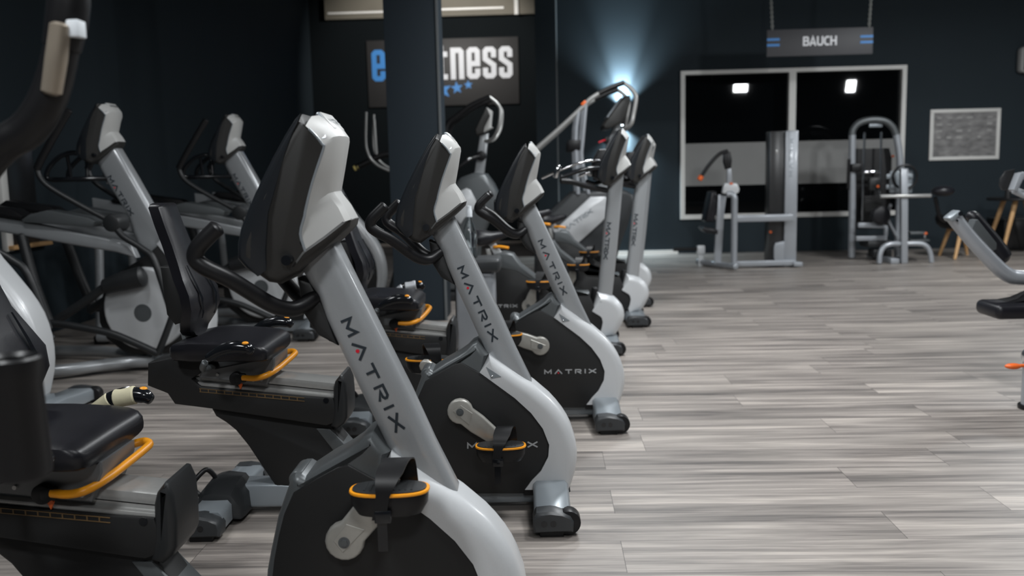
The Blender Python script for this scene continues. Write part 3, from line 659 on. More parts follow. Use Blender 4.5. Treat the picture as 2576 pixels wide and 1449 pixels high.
    brand('lettering', (-0.001, -0.0472, 0.832), uu, vv, 0.272, 0.0245, TEXTD, ps)
    MB().slab([(-0.092, 0.925), (-0.065, 0.915), (-0.040, 0.865), (-0.020, 0.80), (-0.012, 0.775), (-0.055, 0.800), (-0.085, 0.850)], hw=0.036, r=0.008, seg=2).build('handlebar_mount', PANEL, ps)
    for s in (-1, 1):
        h = [(-0.212, s * .168, 1.045), (-0.236, s * .17, 1.023), (-0.254, s * .17, 1.004), (-0.259, s * .169, 0.984), (-0.243, s * .166, 0.966), (-0.198, s * .147, 0.937), (-0.140, s * .104, 0.884), (-0.112, s * .078, 0.866), (-0.088, s * .056, 0.864), (-0.058, s * .026, 0.882)]
        hb = MB().tube(h, 0.0172, 16, 5).build('handlebar', RUBBER, t)
    # cranks
    pedal_set(t, 0.0, 0.366, crank, sgn=1)
    pedal_set(t, 0.0, 0.366, crank + PI, sgn=-1)
    make_console(t, 0.0, 0.0)
    return t
RB1 = make_recumbent('nearest recumbent bike, large in front, with cream tape on its seat grip', (-0.4436, 1.9296, 0), math.radians(1.5), 0.085, math.radians(49), TAPE, 0.03)
RB2 = make_recumbent('second recumbent bike from the front, backrest and seat fully seen', (-0.2929, 2.9655, 0), math.radians(1.5), 0.0, math.radians(-39), None)
RB3 = make_recumbent('farthest of the three recumbent bikes, beside the bottle stand', (-0.0352, 4.0594, 0), math.radians(1.5), 0.08, math.radians(160), WRAP)

# ------------------------------------------------------------------ upright bike
def make_upright(label, loc, saddle_up=0.0, crank=1.1):
    t = thing('upright_bike', label, 'exercise bike', loc, 0.0, 'upright exercise bikes')
    fcv = [(-0.080, 0.372), (-0.055, 0.366), (-0.023, 0.360), (0.005, 0.350), (0.032, 0.334), (0.058, 0.308), (0.078, 0.282), (0.090, 0.250), (0.093, 0.215), (0.087, 0.185), (0.075, 0.158), (0.050, 0.115), (0.022, 0.080)]
    inn = [(-0.060, 0.082), (-0.066, 0.112), (-0.056, 0.140), (-0.048, 0.180), (-0.054, 0.208), (-0.064, 0.220), (-0.114, 0.252)]
    MB().slab(fcv + inn, hw=0.080, r=0.05, rf=set(range(0, 13)), seg=6, ry=0.055).build('front_cover', SHELL, t, ang=28)
    body = [(-0.08, 0.10), (-0.60, 0.075), (-0.70, 0.10), (-0.745, 0.25), (-0.745, 0.45), (-0.715, 0.545), (-0.60, 0.520), (-0.46, 0.435), (-0.36, 0.352), (-0.26, 0.350), (-0.13, 0.352), (-0.10, 0.28), (-0.055, 0.215), (-0.045, 0.18), (-0.055, 0.14)]
    MB().slab(body, hw=0.070, r=0.008, seg=2).build('side_shell', PANEL, t)
    MB().slab([(-0.745, 0.55), (-0.735, 0.625), (-0.668, 0.640), (-0.610, 0.626), (-0.560, 0.555), (-0.46, 0.475), (-0.365, 0.378), (-0.27, 0.373), (-0.13, 0.372), (-0.13, 0.352), (-0.27, 0.352), (-0.372, 0.350), (-0.46, 0.432), (-0.60, 0.515), (-0.71, 0.54)], hw=0.073, r=0.014, seg=3).build('top_cover', SHROUD, t)
    MB().cyl((-0.105, 0, 0.245), (-0.082, 0, 0.395), 0.030, bev=0.010).build('front_boss', RUBBER, t)
    brand('lettering', (-0.80 + 0.0, -0.0705, 0.285), (1, 0, 0), (0, 0, 1), 0.21, 0.02, TEXTL, t)
    MB().slab([(-0.86, 0.02), (-0.86, 0.07), (0.02, 0.07), (0.02, 0.02)], hw=0.045, r=0.008, seg=2).build('base_beam', FOOT, t)
    crossfoot(t, -0.088, 0.052, 0.295, 'front_foot', zc=0.090, ze=0.078)
    crossfoot(t, -0.93, -0.82, 0.26, 'rear_foot', zc=0.090, ze=0.078, holes=False)
    left = [(-0.001, 1.066), (-0.048, 0.611), (-0.075, 0.383), (-0.082, 0.31)]
    right = [(0.012, 0.31), (0.018, 0.36), (0.047, 0.609), (0.098, 1.124), (0.085, 1.137), (0.03, 1.10)]
    ps = MB().slab(left + right, hw=0.046, r=0.026, rf=set(range(0, 8)), seg=4, ry=0.018).build('post', SILVER, t, ang=30)
    uu = Vector((-0.105, 0, -1)).normalized(); vv = Vector((-uu.z, 0, uu.x))
    brand('lettering', (-0.015, -0.0465, 0.815), uu, vv, 0.235, 0.028, TEXTD, ps)
    # saddle
    u = saddle_up
    MB().slab([(-0.765, 0.55), (-0.735, 0.55), (-0.76, 0.66 + u), (-0.79, 0.66 + u)], hw=0.022, r=0.006, seg=2).build('rear_saddle_tube', ALU, t)
    stt = MB().slab([(-0.725, 0.60), (-0.665, 0.60), (-0.725, 0.70 + u), (-0.775, 0.70 + u)], hw=0.024, r=0.008, seg=2).build('saddle_post', SHELL, t)
    MB().tube([(-0.735, -0.03, 0.672 + u), (-0.69, -0.04, 0.672 + u), (-0.640, -0.045, 0.664 + u)], 0.010, 10, 3).build('saddle_lever', ORANGE, stt)
    sr = []
    for x, zt, zb, hw_ in ((-0.880, 0.772, 0.70, .085), (-0.865, 0.785, 0.675, .108), (-0.81, 0.780, 0.675, .115), (-0.75, 0.766, 0.69, .085), (-0.69, 0.770, 0.715, .045), (-0.648, 0.777, 0.732, .030), (-0.628, 0.766, 0.742, .018)):
        ring = []
        for k in range(16):
            a = 2 * PI * k / 16; ca_, sa_ = math.cos(a), math.sin(a)
            ring.append((x, hw_ * math.copysign(abs(ca_) ** 0.7, ca_), (zt + zb) / 2 + u + (zt - zb) / 2 * math.copysign(abs(sa_) ** 0.6, sa_)))
        sr.append(ring)
    MB().rings(sr).build('saddle', VINYL, t, ang=60)
    # handlebars
    for s in (-1, 1):
        hb = MB().tube([(-0.015, s * .03, 1.015), (-0.085, s * .10, 1.030), (-0.160, s * .16, 1.050), (-0.240, s * .19, 1.075), (-0.30, s * .20, 1.082)], 0.017, 12, 4).build('handlebar', RUBBER, t)
        MB().tube([(-0.06, s * .10, 1.20), (-0.16, s * .14, 1.195), (-0.30, s * .165, 1.150), (-0.42, s * .17, 1.100)], 0.008, 10, 4).build('chrome_bar', CHROME, hb)
        MB().tube([(-0.06, s * .12, 1.155), (-0.15, s * .15, 1.15), (-0.30, s * .18, 1.105)], 0.013, 10, 4).build('lower_bar', GLOSS, hb)
        MB().box((-0.325, s * .185, 1.14), (0.03, 0.03, 0.085), 0.01, rot=Matrix.Rotation(0.35, 3, 'Y')).build('pulse_plate', CHROME, hb)
    MB().slab([(-0.10, 1.10), (-0.02, 1.10), (0.0, 1.27), (-0.06, 1.27), (-0.10, 1.2)], hw=0.10, r=0.01, seg=2).build('bar_mount', RUBBER, t)
    MB().tube([(-0.02, 0, 1.075), (-0.09, -0.03, 1.060), (-0.14, -0.05, 1.075)], 0.012, 10, 3).build('cable_guard', GLOSS, t)
    pedal_set(t, -0.52, 0.30, crank, sgn=1); pedal_set(t, -0.52, 0.30, crank + PI, sgn=-1)
    make_console(t, 0.110, 0.122)
    return t
UB1 = make_upright('upright bike right behind the bottle stand, nearest of the uprights', (0.404, 5.719, 0), 0.0, math.radians(65))
UB2 = make_upright('second upright bike, with its saddle raised higher', (0.677, 6.715, 0), 0.085, math.radians(62))
UB3 = dup(UB1, (0.812, 7.69, 0), 0.0, 'farthest upright bike, mostly hidden, only its pale rounded nose showing')

# ------------------------------------------------------------------ elliptical trainer
def make_elliptical(label, loc):
    t = thing('elliptical_trainer', label, 'elliptical trainer', loc, 0.0, 'elliptical trainers along the left wall')
    left = [(-0.116, 1.268), (-0.043, 1.108), (0.055, 0.931), (0.075, 0.84), (0.10, 0.76), (0.19, 0.66)]
    right = [(0.30, 0.70), (0.305, 0.785), (0.207, 0.952), (0.106, 1.157), (0.012, 1.335), (-0.02, 1.342), (-0.09, 1.30)]
    ps = MB().slab(left + right, hw=0.055, r=0.032, rf=set(range(0, 12)), seg=5, ry=0.022).build('post', SILVER, t, ang=30)
    uu = Vector((0.123, 0, -0.236)).normalized(); vv = Vector((-uu.z, 0, uu.x))
    brand('lettering', (-0.048, -0.0555, 1.168), uu, vv, 0.262, 0.026, TEXTD, ps)
    # front body: pale rim, dark inset and flywheel cover
    arc = [(0.262, 0.850), (0.303, 0.788), (0.345, 0.735), (0.382, 0.684), (0.425, 0.625), (0.457, 0.572), (0.482, 0.520), (0.499, 0.464), (0.511, 0.405), (0.516, 0.345), (0.514, 0.285), (0.505, 0.225), (0.490, 0.17), (0.475, 0.12)]
    inn = [(0.425, 0.12), (0.445, 0.20), (0.456, 0.285), (0.456, 0.35), (0.448, 0.415), (0.430, 0.475), (0.400, 0.535), (0.355, 0.605), (0.300, 0.68), (0.235, 0.77)]
    MB().slab(arc + inn, hw=0.095, r=0.045, rf=set(range(0, 14)), seg=6).build('front_cover', SHELL, t, ang=28)
    body = [(0.16, 0.70), (0.24, 0.765), (0.300, 0.678), (0.355, 0.603), (0.40, 0.533), (0.430, 0.473), (0.448, 0.413), (0.455, 0.35), (0.455, 0.285), (0.444, 0.20), (0.424, 0.11), (0.0, 0.10), (-0.12, 0.20), (-0.157, 0.30), (-0.155, 0.40), (-0.11, 0.50), (-0.02, 0.60)]
    MB().slab(body, hw=0.085, r=0.012, seg=2).build('body_shell', PANEL, t)
    for s in (-1, 1):
        n = 40
        d = MB().slab([(0.150 + 0.250 * math.cos(2 * PI * k / n), 0.385 + 0.250 * math.sin(2 * PI * k / n)) for k in range(n)], hw=0.030, r=0.018, seg=4, yc=s * 0.105).build('flywheel_cover', SHELL, t, ang=30)
        MB().cyl((0.139, s * 0.130, 0.363), (0.139, s * 0.1365, 0.363), 0.053, seg=32).build('hub_disc', SHROUD, d)
        # crank link and pedal arms
        a = MB().tube([(0.17, s * .175, 0.585), (0.06, s * .18, 0.56), (-0.05, s * .185, 0.53)], [0.062, 0.058, 0.045], 16, 3).build('crank_shroud', DARKP, t)
        MB().tube([(-0.05, s * .185, 0.53), (-0.20, s * .19, 0.43), (-0.36, s * .20, 0.333)], 0.026, 12, 3).build('connecting_arm', DARKP, a)
        MB().tube([(-0.36, s * .28, 0.337), (-0.22, s * .28, 0.318), (-0.004, s * .28, 0.272), (0.12, s * .28, 0.222), (0.276, s * .28, 0.147)], 0.022, 12, 4).build('lower_link', DARKP, t)
        MB().tube([(0.278, s * .28, 0.145), (0.33, s * .28, 0.255), (0.379, s * .28, 0.365)], 0.020, 12, 2).build('link_rod', DARKP, t)
        MB().tube([(-0.36, s * .26, 0.335), (-0.43, s * .25, 0.55), (-0.50, s * .22, 0.845)], 0.030, 12, 2).build('rear_rod', DARKP, t)
        # guide rail, platform
        MB().slab([(-1.00, 1.030), (-0.491, 0.928), (-0.3, 0.884), (0.051, 0.805), (0.14, 0.775), (0.17, 0.70), (0.05, 0.735), (-0.18, 0.778), (-0.5, 0.842), (-1.0, 0.945)], hw=0.034, r=0.014, seg=3, yc=s * 0.20).build('guide_rail', SILVER, t)
        pf = MB().slab([(-0.47, 0.935), (-0.42, 0.965), (-0.317, 0.986), (-0.075, 0.937), (-0.040, 0.915), (-0.06, 0.885), (-0.46, 0.920)], hw=0.065, r=0.008, seg=2, yc=s * 0.20).build('foot_platform', SHROUD, t)
        MB().slab([(-0.85, 1.01), (-0.80, 1.04), (-0.52, 0.995), (-0.46, 0.955), (-0.47, 0.935), (-0.85, 1.0)], hw=0.062, r=0.01, seg=2, yc=s * 0.20).build('foot_pad', RUBBER, pf)
        # moving arm
        ma = MB().tube([(0.040, s * .255, 0.920), (-0.116, s * .275, 1.014), (-0.267, s * .285, 1.112), (-0.322, s * .285, 1.170), (-0.338, s * .285, 1.222)], 0.0155, 12, 5).build('moving_arm', DARKP, t)
        MB().tube([(-0.338, s * .285, 1.222), (-0.295, s * .285, 1.295), (-0.185, s * .280, 1.462), (-0.130, s * .275, 1.545)], 0.0215, 12, 3).build('arm_grip', RUBBER, ma)
        MB().cyl((0.060, s * .15, 0.905), (0.060, s * .285, 0.905), 0.056, 0.050, bev=0.012).build('arm_pivot', DARKP, ma)
        MB().tube([(0.075, s * .26, 0.88), (0.125, s * .262, 0.822), (0.225, s * .265, 0.755), (0.292, s * .27, 0.682), (0.37, s * .28, 0.40)], 0.019, 12, 4).build('arm_link', DARKP, ma)
        # fixed handle
        MB().tube([(-0.045, s * .03, 1.160), (-0.18, s * .085, 1.160), (-0.345, s * .115, 1.160), (-0.378, s * .12, 1.180), (-0.357, s * .12, 1.232), (-0.292, s * .12, 1.290), (-0.22, s * .11, 1.313), (-0.16, s * .09, 1.30)], 0.0145, 12, 4).build('fixed_handle', GLOSS, t)
        MB().tube([(-0.245, s * .095, 1.17), (-0.25, s * .11, 1.295)], 0.011, 10, 1).build('handle_strut', GLOSS, t)
        # base
        MB().tube([(0.14, s * .06, 0.055), (0.02, s * .08, 0.055), (-0.10, s * .14, 0.055), (-0.30, s * .27, 0.053), (-0.55, s * .33, 0.052), (-0.98, s * .33, 0.052)], 0.036, 14, 4).build('base_tube', SILVER, t)
        MB().tube([(-0.97, s * .32, 0.08), (-0.97, s * .20, 0.95)], 0.03, 12, 1).build('rear_upright', SILVER, t)
    MB().box((-0.97, 0, 0.03), (0.09, 0.68, 0.06), 0.01).build('rear_bar', RUBBER, t)
    bts = MB()
    for xx, zz in ((-0.095, 1.178), (-0.075, 1.138)): bts.cyl((xx + 0.02, 0, zz), (xx - 0.004, 0, zz), 0.012, seg=12)
    bts.build('post_bolts', CHROME, ps)
    MB().slab([(0.10, 0.025), (0.10, 0.12), (0.50, 0.12), (0.52, 0.025)], hw=0.055, r=0.008, seg=2).build('base_beam', FOOT, t)
    crossfoot(t, 0.42, 0.56, 0.375, 'front_foot', zc=0.10, ze=0.078)
    make_console(t, 0.0, 0.325)
    return t
E0 = make_elliptical('elliptical trainer at the left edge, only its curved front in view', (-2.92, 4.15, 0))
E1 = dup(E0, (-2.535, 5.30, 0), 0, 'second elliptical trainer, its post and round flywheel cover seen at left')
E2 = dup(E0, (-2.19, 6.45, 0), 0, 'third elliptical trainer, its lower half behind a recumbent backrest')
E3 = dup(E0, (-1.87, 7.50, 0), 0, 'farthest elliptical trainer, its curved nose beside the dark pillar')

# ------------------------------------------------------------------ near cross trainer at the left edge (arm reaches into view)
def P2(mb, name, m, par, off): return mb.build(name, m, par, off)
nl = (-1.25, 1.25, 0)
t = thing('cross_trainer', 'blurred near trainer arm with a bent black grip at top left', 'cross trainer', nl)
arm = [(-0.95, 1.42, 0.86), (-0.905, 1.36, 1.05), (-0.865, 1.33, 1.135), (-0.803, 1.31, 1.193), (-0.762, 1.31, 1.217), (-0.735, 1.31, 1.246), (-0.714, 1.31, 1.285), (-0.697, 1.31, 1.335)]
a = MB().tube(arm, [0.026, 0.026, 0.026, 0.026, 0.027, 0.027, 0.026, 0.0245], 18, 5).build('moving_arm', RUBBER, t, nl)
g = MB().tube([(-0.697, 1.31, 1.335), (-0.687, 1.31, 1.370), (-0.681, 1.31, 1.400), (-0.676, 1.31, 1.430)], [0.0265, 0.029, 0.029, 0.026], 18, 3).build('arm_grip', RUBBER, a, nl)
MB().tube([(-0.706, 1.288, 1.270), (-0.694, 1.286, 1.315), (-0.684, 1.286, 1.362)], [0.0145, 0.0155, 0.0145], 14, 3).build('pulse_plate', PULSE, a, nl)
MB().box((-0.6665, 1.296, 1.358), (0.018, 0.024, 0.024), 0.002).build('paper_tag', STICK, a, nl)
MB().tube([(-0.95, 1.42, 0.86), (-1.0, 1.42, 0.45), (-1.03, 1.42, 0.05)], 0.04, 14, 2).build('arm_post', SILVER, t, nl)
hd = MB().lathe([(0.001, 0.0), (0.036, 0.0), (0.0375, 0.01), (0.0345, 0.13), (0.0365, 0.135), (0.0365, 0.16), (0.033, 0.164), (0.028, 0.158), (0.026, 0.02), (0.001, 0.015)], (-0.716, 1.15, 0.748)).build('bottle_holder', RUBBER, t, nl)
MB().tube([(-0.73, 1.15, 0.76), (-0.80, 1.18, 0.74), (-0.97, 1.40, 0.70)], 0.014, 10, 3).build('holder_bracket', DARKP, hd, nl)
MB().tube([(-0.90, 1.12, 0.50), (-0.80, 1.12, 0.585), (-0.755, 1.12, 0.575), (-0.735, 1.12, 0.53), (-0.73, 1.12, 0.40), (-0.80, 1.15, 0.05)], 0.03, 12, 4).build('front_tube', SILVER, t, nl)
MB().box((-1.20, 1.25, 0.03), (0.7, 0.6, 0.06), 0.01).build('base', DARKP, t, nl)

# ------------------------------------------------------------------ bottle and stand
st = thing('bottle_stand', 'slim grey pedestal with a dark tray behind the third recumbent', 'stand', (-0.395, 5.0, 0))
MB().box((0, 0, 0.31), (0.215, 0.2, 0.58), 0.02, seg=3).build('column', MACH, st)
MB().box((-0.108, 0, 0.31), (0.012, 0.15, 0.56)).build('side_slot', RUBBER, st)
MB().box((0, 0, 0.635), (0.29, 0.26, 0.075), 0.02, seg=3).build('tray', CAP, st)
MB().box((0, 0, 0.014), (0.26, 0.24, 0.026), 0.008).build('foot_plate', DARKP, st)
bt = thing('glass_bottle', 'clear glass bottle with a pale neck on the pedestal tray', 'bottle', (-0.420, 4.96, 0.673))
MB().lathe([(0.001, 0.0), (0.036, 0.0), (0.040, 0.006), (0.040, 0.125), (0.036, 0.150), (0.024, 0.190), (0.0165, 0.215), (0.015, 0.235), (0.012, 0.235), (0.013, 0.212), (0.021, 0.188), (0.033, 0.150), (0.037, 0.125), (0.037, 0.008), (0.001, 0.006)]).build('body', GLASS, bt, ang=60)
MB().lathe([(0.0165, 0.228), (0.0165, 0.262), (0.013, 0.268), (0.013, 0.288), (0.001, 0.29)]).build('cap', STICK, bt)
MB().lathe([(0.001, 0.009), (0.0362, 0.009), (0.0362, 0.060), (0.001, 0.060)]).build('liquid', GLASS, bt)
MB().tube([(0.0, 0, 0.23), (0.004, 0, 0.12), (0.008, 0, 0.02)], 0.0028, 8, 2).build('dip_tube', STICK, bt)

# ------------------------------------------------------------------ arc trainer behind the pillar
o = (-0.95, 8.2, 0)
t = thing('arc_trainer', 'dark-bodied trainer with a pale curved handrail, partly behind the pillar', 'cross trainer', o)
ps = MB().slab([(-0.577, 1.475), (-0.492, 1.50), (-0.548, 1.12), (-0.640, 1.12)], hw=0.04, r=0.015, seg=3, yc=8.2).build('post', SILVER, t, o)
MB().cyl((-0.565, 8.12, 1.295), (-0.565, 8.28, 1.295), 0.045, bev=0.01).tube([(-0.575, 8.14, 1.292), (-0.66, 8.08, 1.268), (-0.80, 8.06, 1.175)], 0.018, 12, 3).build('arm_hub', RUBBER, ps, o)
MB().tube([(-0.685, 8.075, 1.262), (-0.655, 8.085, 1.275)], 0.021, 12, 1).build('chrome_sleeve', CHROME, ps, o)
cs = MB().slab([(-0.505, 1.722, .10), (-0.555, 1.64, .11), (-0.612, 1.53, .11), (-0.605, 1.478, .10), (-0.535, 1.500, .08), (-0.528, 1.545, .085), (-0.475, 1.640, .09)], r=0.012, seg=3, yc=8.2).build('console', CONS, t, o)
MB().slab([(-0.505, 1.725, .08), (-0.455, 1.690, .07), (-0.470, 1.555, .05), (-0.450, 1.545, .05), (-0.470, 1.535, .05), (-0.540, 1.500, .07), (-0.530, 1.545, .08), (-0.478, 1.645, .085)], r=0.006, seg=2, yc=8.195).build('back_cover', WHITE, cs, o)
for s in (-1, 1):
    yy = 8.2 + s * 0.16
    hr = MB().tube([(-0.530, 8.2 + s * .03, 1.425), (-0.455, 8.2 + s * .10, 1.445), (-0.397, yy, 1.543), (-0.378, yy, 1.686), (-0.405, yy, 1.748), (-0.470, yy, 1.805)], 0.0155, 12, 5).build('handrail', ALU, t, o)
    MB().tube([(-0.470, yy, 1.805), (-0.505, yy, 1.792), (-0.642, yy, 1.734), (-0.770, yy, 1.645), (-0.85, yy, 1.58), (-0.88, yy, 1.45)], 0.022, 12, 5).build('rail_grip', RUBBER, hr, o)
    tb = MB().tube([(-1.569, 8.2 + s * .18, 1.700), (-1.584, 8.2 + s * .18, 1.45), (-1.570, 8.2 + s * .18, 1.345), (-1.53, 8.2 + s * .18, 1.27), (-1.43, 8.2 + s * .18, 1.20), (-1.20, 8.2 + s * .18, 1.12), (-0.80, 8.2 + s * .15, 1.00)], 0.0125, 10, 5).build('swing_arm', ALU, t, o)
MB().tube([(-1.513, 8.08, 1.640), (-1.505, 8.08, 1.33)], 0.0135, 10, 1).build('short_rod', ALU, t, o)
MB().tube([(-1.69, 8.06, 1.215), (-1.58, 8.08, 1.265), (-1.42, 8.1, 1.330), (-1.2, 8.12, 1.30)], [0.026, 0.026, 0.03, 0.03], 12, 3).build('dark_lever', RUBBER, t, o)
MB().tube([(-1.705, 8.058, 1.208), (-1.672, 8.062, 1.223)], 0.025, 12, 1).build('yellow_tip', mat('yellow_tip', (0.75, 0.6, 0.2), 0.4), t, o)
hb = [(-0.83, 0.98), (-0.80, 1.05), (-0.744, 1.106), (-0.627, 1.145), (-0.523, 1.135), (-0.46, 1.045), (-0.415, 0.95), (-0.44, 0.80), (-0.52, 0.68), (-0.60, 0.50), (-0.62, 0.08), (-1.45, 0.08), (-1.35, 0.40), (-0.95, 0.70)]
MB().slab(hb, hw=0.20, r=0.05, seg=4, yc=8.2).build('housing', SHROUD, t, o)
MB().slab([(-0.781, 0.95), (-0.745, 0.99), (-0.695, 1.011), (-0.66, 0.995), (-0.615, 0.905), (-0.608, 0.87), (-0.626, 0.831), (-0.724, 0.739), (-0.757, 0.69), (-0.829, 0.773), (-0.82, 0.85)], hw=0.008, r=0.006, seg=2, yc=7.995).build('side_plate', SHELL, t, o)
MB().box((-0.95, 8.2, 0.04), (1.2, 0.5, 0.08), 0.01).build('base', DARKP, t, o)

# ------------------------------------------------------------------ stair climber behind the upright bikes
o = (0.42, 9.0, 0)
t = thing('stair_climber', 'tall stair climber with long grey handrails and slanted pale side panel', 'stair climber', o)
bd = [(-0.12, 0.0), (-0.10, 0.62), (0.03, 0.72), (0.27, 0.93), (0.60, 0.95), (0.78, 0.945), (0.85, 0.90), (0.86, 0.84), (0.80, 0.62), (0.72, 0.42), (0.62, 0.0)]
MB().slab(bd, hw=0.36, r=0.03, seg=3, yc=9.0).build('body', CAP, t, o)
for s in (-1, 1):
    pn = MB().slab([(0.438, 0.892), (0.576, 0.892), (0.598, 0.878), (0.575, 0.690), (0.55, 0.655), (0.282, 0.421), (0.20, 0.44), (0.105, 0.58), (0.11, 0.60)], hw=0.02, r=0.012, seg=2, yc=9.0 + s * 0.365).build('side_panel', SHELL, t, o)
    if s < 0:
        uu = Vector((0.378, 0, 0.259)).normalized(); vv = Vector((-uu.z, 0, uu.x))
        brand('lettering', (0.175 - o[0], 8.6145 - o[1], 0.548), uu, vv, 0.35, 0.043, FOOT, pn, dot=False, th=0.2)
    yy = 9.0 + s * 0.36
    ra = MB().tube([(-0.30, yy, 1.15), (-0.071, yy, 1.358), (0.16, yy, 1.55), (0.380, yy, 1.745), (0.44, yy, 1.805), (0.53, yy, 1.862)], 0.0215, 12, 4).build('handrail', ALU, t, o)
    MB().tube([(0.53, yy, 1.862), (0.65, yy, 1.915), (0.767, yy, 1.955)], 0.024, 12, 2).build('rail_grip', RUBBER, ra, o)
    MB().tube([(0.767, yy, 1.950), (0.820, yy, 1.91), (0.868, yy, 1.851), (0.879, yy, 1.795), (0.855, yy, 1.66), (0.832, yy, 1.573), (0.78, 9.0 + s * .28, 1.525), (0.70, 9.0 + s * .1, 1.50)], 0.0205, 12, 4).build('front_loop', ALU, ra, o)
    MB().tube([(0.335, yy, 1.70), (0.305, yy, 1.45), (0.32, yy, 0.92)], 0.022, 12, 3).tube([(0.405, yy, 1.76), (0.372, yy, 1.43), (0.36, yy, 1.25), (0.42, yy, 0.92)], 0.019, 12, 3).build('rail_strut', MACH, ra, o)
    MB().box((0.29, yy, 1.385), (0.12, 0.05, 0.10), 0.012).build('clamp_block', RUBBER, ra, o)
    MB().box((0.385, yy, 1.775), (0.055, 0.05, 0.03), 0.008, rot=Matrix.Rotation(-0.72, 3, 'Y')).build('orange_sleeve', ORED, ra, o)
cs = MB().slab([(0.775, 1.842), (0.835, 1.848), (0.842, 1.80), (0.80, 1.66), (0.762, 1.597), (0.640, 1.535), (0.585, 1.535), (0.572, 1.572), (0.629, 1.65)], hw=0.24, r=0.02, seg=3, yc=9.0).build('console', CONS, t, o)
MB().slab([(0.768, 1.840), (0.622, 1.645), (0.614, 1.652), (0.760, 1.848)], hw=0.2, yc=9.0).build('screen', FOOT, cs, o)
MB().slab([(0.690, 1.56), (0.775, 1.62), (0.73, 1.45), (0.66, 0.93), (0.52, 0.93), (0.62, 1.40)], hw=0.06, r=0.015, seg=2, yc=9.0).build('console_post', SILVER, t, o)
MB().box((0.615, 8.9, 1.43), (0.05, 0.08, 0.07), 0.008).build('stop_box', RUBBER, t, o)
MB().tube([(0.60, 8.86, 1.435), (0.56, 8.84, 1.42), (0.535, 8.84, 1.41)], 0.008, 8, 2).build('red_cord', RED, t, o)
for s in (-1, 1):
    MB().slab([(-0.1, 0.06), (-0.1, 0.18), (0.0, 0.18), (0.0, 0.30), (0.1, 0.30), (0.1, 0.06)], hw=0.01, yc=9.0 + s * 0.372).build('step_side', DARKP, t, o)

# ------------------------------------------------------------------ abdominal machine with weight tower
o = (2.40, 10.2, 0)
t = thing('abdominal_machine', 'grey machine with a tall weight tower and curved overhead handle, before the window', 'weight machine', o)
tw = MB().box((2.770, 10.26, 0.767), (0.140, 0.10, 1.53), 0.012).build('tower_front', MACH, t, o)
brandb = MB()
# faint vertical lettering on the tower face
hh = 0.040
word(brandb, 'MATRIX', GM, (2.782 - o[0], 10.2095 - o[1], 1.02), (0, 0, 1), (-1, 0, 0), hh, 0.22, 0.5)
brandb.build('lettering', FOOT, tw, rec=False)
MB().box((2.615, 10.34, 0.78), (0.165, 0.20, 1.50), 0.006).build('stack_shroud', SMOKE, t, o)
MB().box((2.607, 10.237, 1.30), (0.018, 0.006, 0.05), 0.002).build('latch', ALU, t, o)
MB().slab([(2.70, 0.30), (2.60, 0.28), (2.583, 0.24), (2.583, 0.11), (2.60, 0.07), (2.64, 0.045), (2.70, 0.04)], hw=0.03, r=0.012, seg=2, yc=10.22).build('pulley_guard', MACH, t, o)
MB().cyl((2.545, 10.24, 0.405), (2.545, 10.20, 0.405), 0.014, bev=0.004).build('weight_pin', ORED, t, o)
MB().box((2.43, 10.10, 0.572), (0.66, 0.075, 0.078), 0.012).build('cross_beam', MACH, t, o)
MB().tube([(2.03, 10.08, 0.845), (2.075, 10.07, 0.845), (2.105, 10.06, 0.80), (2.106, 10.06, 0.70), (2.106, 10.06, 0.05)], 0.036, 12, 5).build('front_column', MACH, t, o)
MB().slab([(1.965, 0.84), (2.055, 0.82), (2.03, 0.60), (2.012, 0.20), (1.93, 0.20), (1.945, 0.55)], hw=0.035, r=0.01, seg=2, yc=10.28).slab([(1.935, 0.24), (2.01, 0.24), (2.0, 0.04), (1.93, 0.04)], hw=0.03, yc=10.28).build('rear_column', MACH, t, o)
MB().slab([(1.972, 0.862), (1.985, 0.93), (2.005, 0.968), (2.13, 0.966), (2.15, 0.94), (2.165, 0.90), (2.155, 0.86), (2.12, 0.845), (2.0, 0.85)], hw=0.03, r=0.012, seg=3, yc=10.1).build('pivot_plate', SHELL, t, o)
MB().box((2.07, 10.068, 0.962), (0.034, 0.012, 0.022), 0.004).build('orange_marker', ORED, t, o)
nk = MB().slab([(2.025, 0.95), (2.09, 0.95), (2.068, 1.15), (2.032, 1.15)], hw=0.025, r=0.008, seg=2, yc=10.1).build('arm_neck', MACH, t, o)
MB().slab([(1.99, 1.32), (2.06, 1.31), (2.078, 1.22), (2.07, 1.13), (2.01, 1.12), (1.985, 1.20)], hw=0.04, r=0.015, seg=2, yc=10.1).build('arm_joint', RUBBER, nk, o)
MB().tube([(2.025, 10.06, 1.320), (1.93, 10.05, 1.285), (1.82, 10.05, 1.170), (1.735, 10.05, 1.045)], 0.021, 12, 5).build('overhead_handle', RUBBER, nk, o)
MB().tube([(1.738, 10.05, 1.05), (1.716, 10.05, 1.015)], 0.030, 12, 1).build('orange_end', ORED, nk, o)
MB().slab([(1.945, 0.875), (1.885, 0.87), (1.815, 0.545), (1.825, 0.53), (1.925, 0.53), (1.955, 0.70)], hw=0.14, r=0.02, seg=3, yc=10.38).build('chest_pad', VINYL, t, o)
MB().slab([(1.78, 0.455), (1.80, 0.475), (1.96, 0.44), (1.96, 0.39), (1.82, 0.41)], hw=0.15, r=0.015, seg=2, yc=10.38).build('seat', VINYL, t, o)
MB().tube([(1.80, 10.62, 0.045), (1.93, 10.34, 0.045), (2.11, 9.97, 0.045)], 0.035, 12, 1).build('foot_tube', MACH, t, o)
MB().box((2.47, 10.2, 0.055), (0.72, 0.07, 0.06), 0.01).box((2.84, 10.2, 0.04), (0.10, 0.16, 0.05), 0.01).build('base_beam', MACH, t, o)
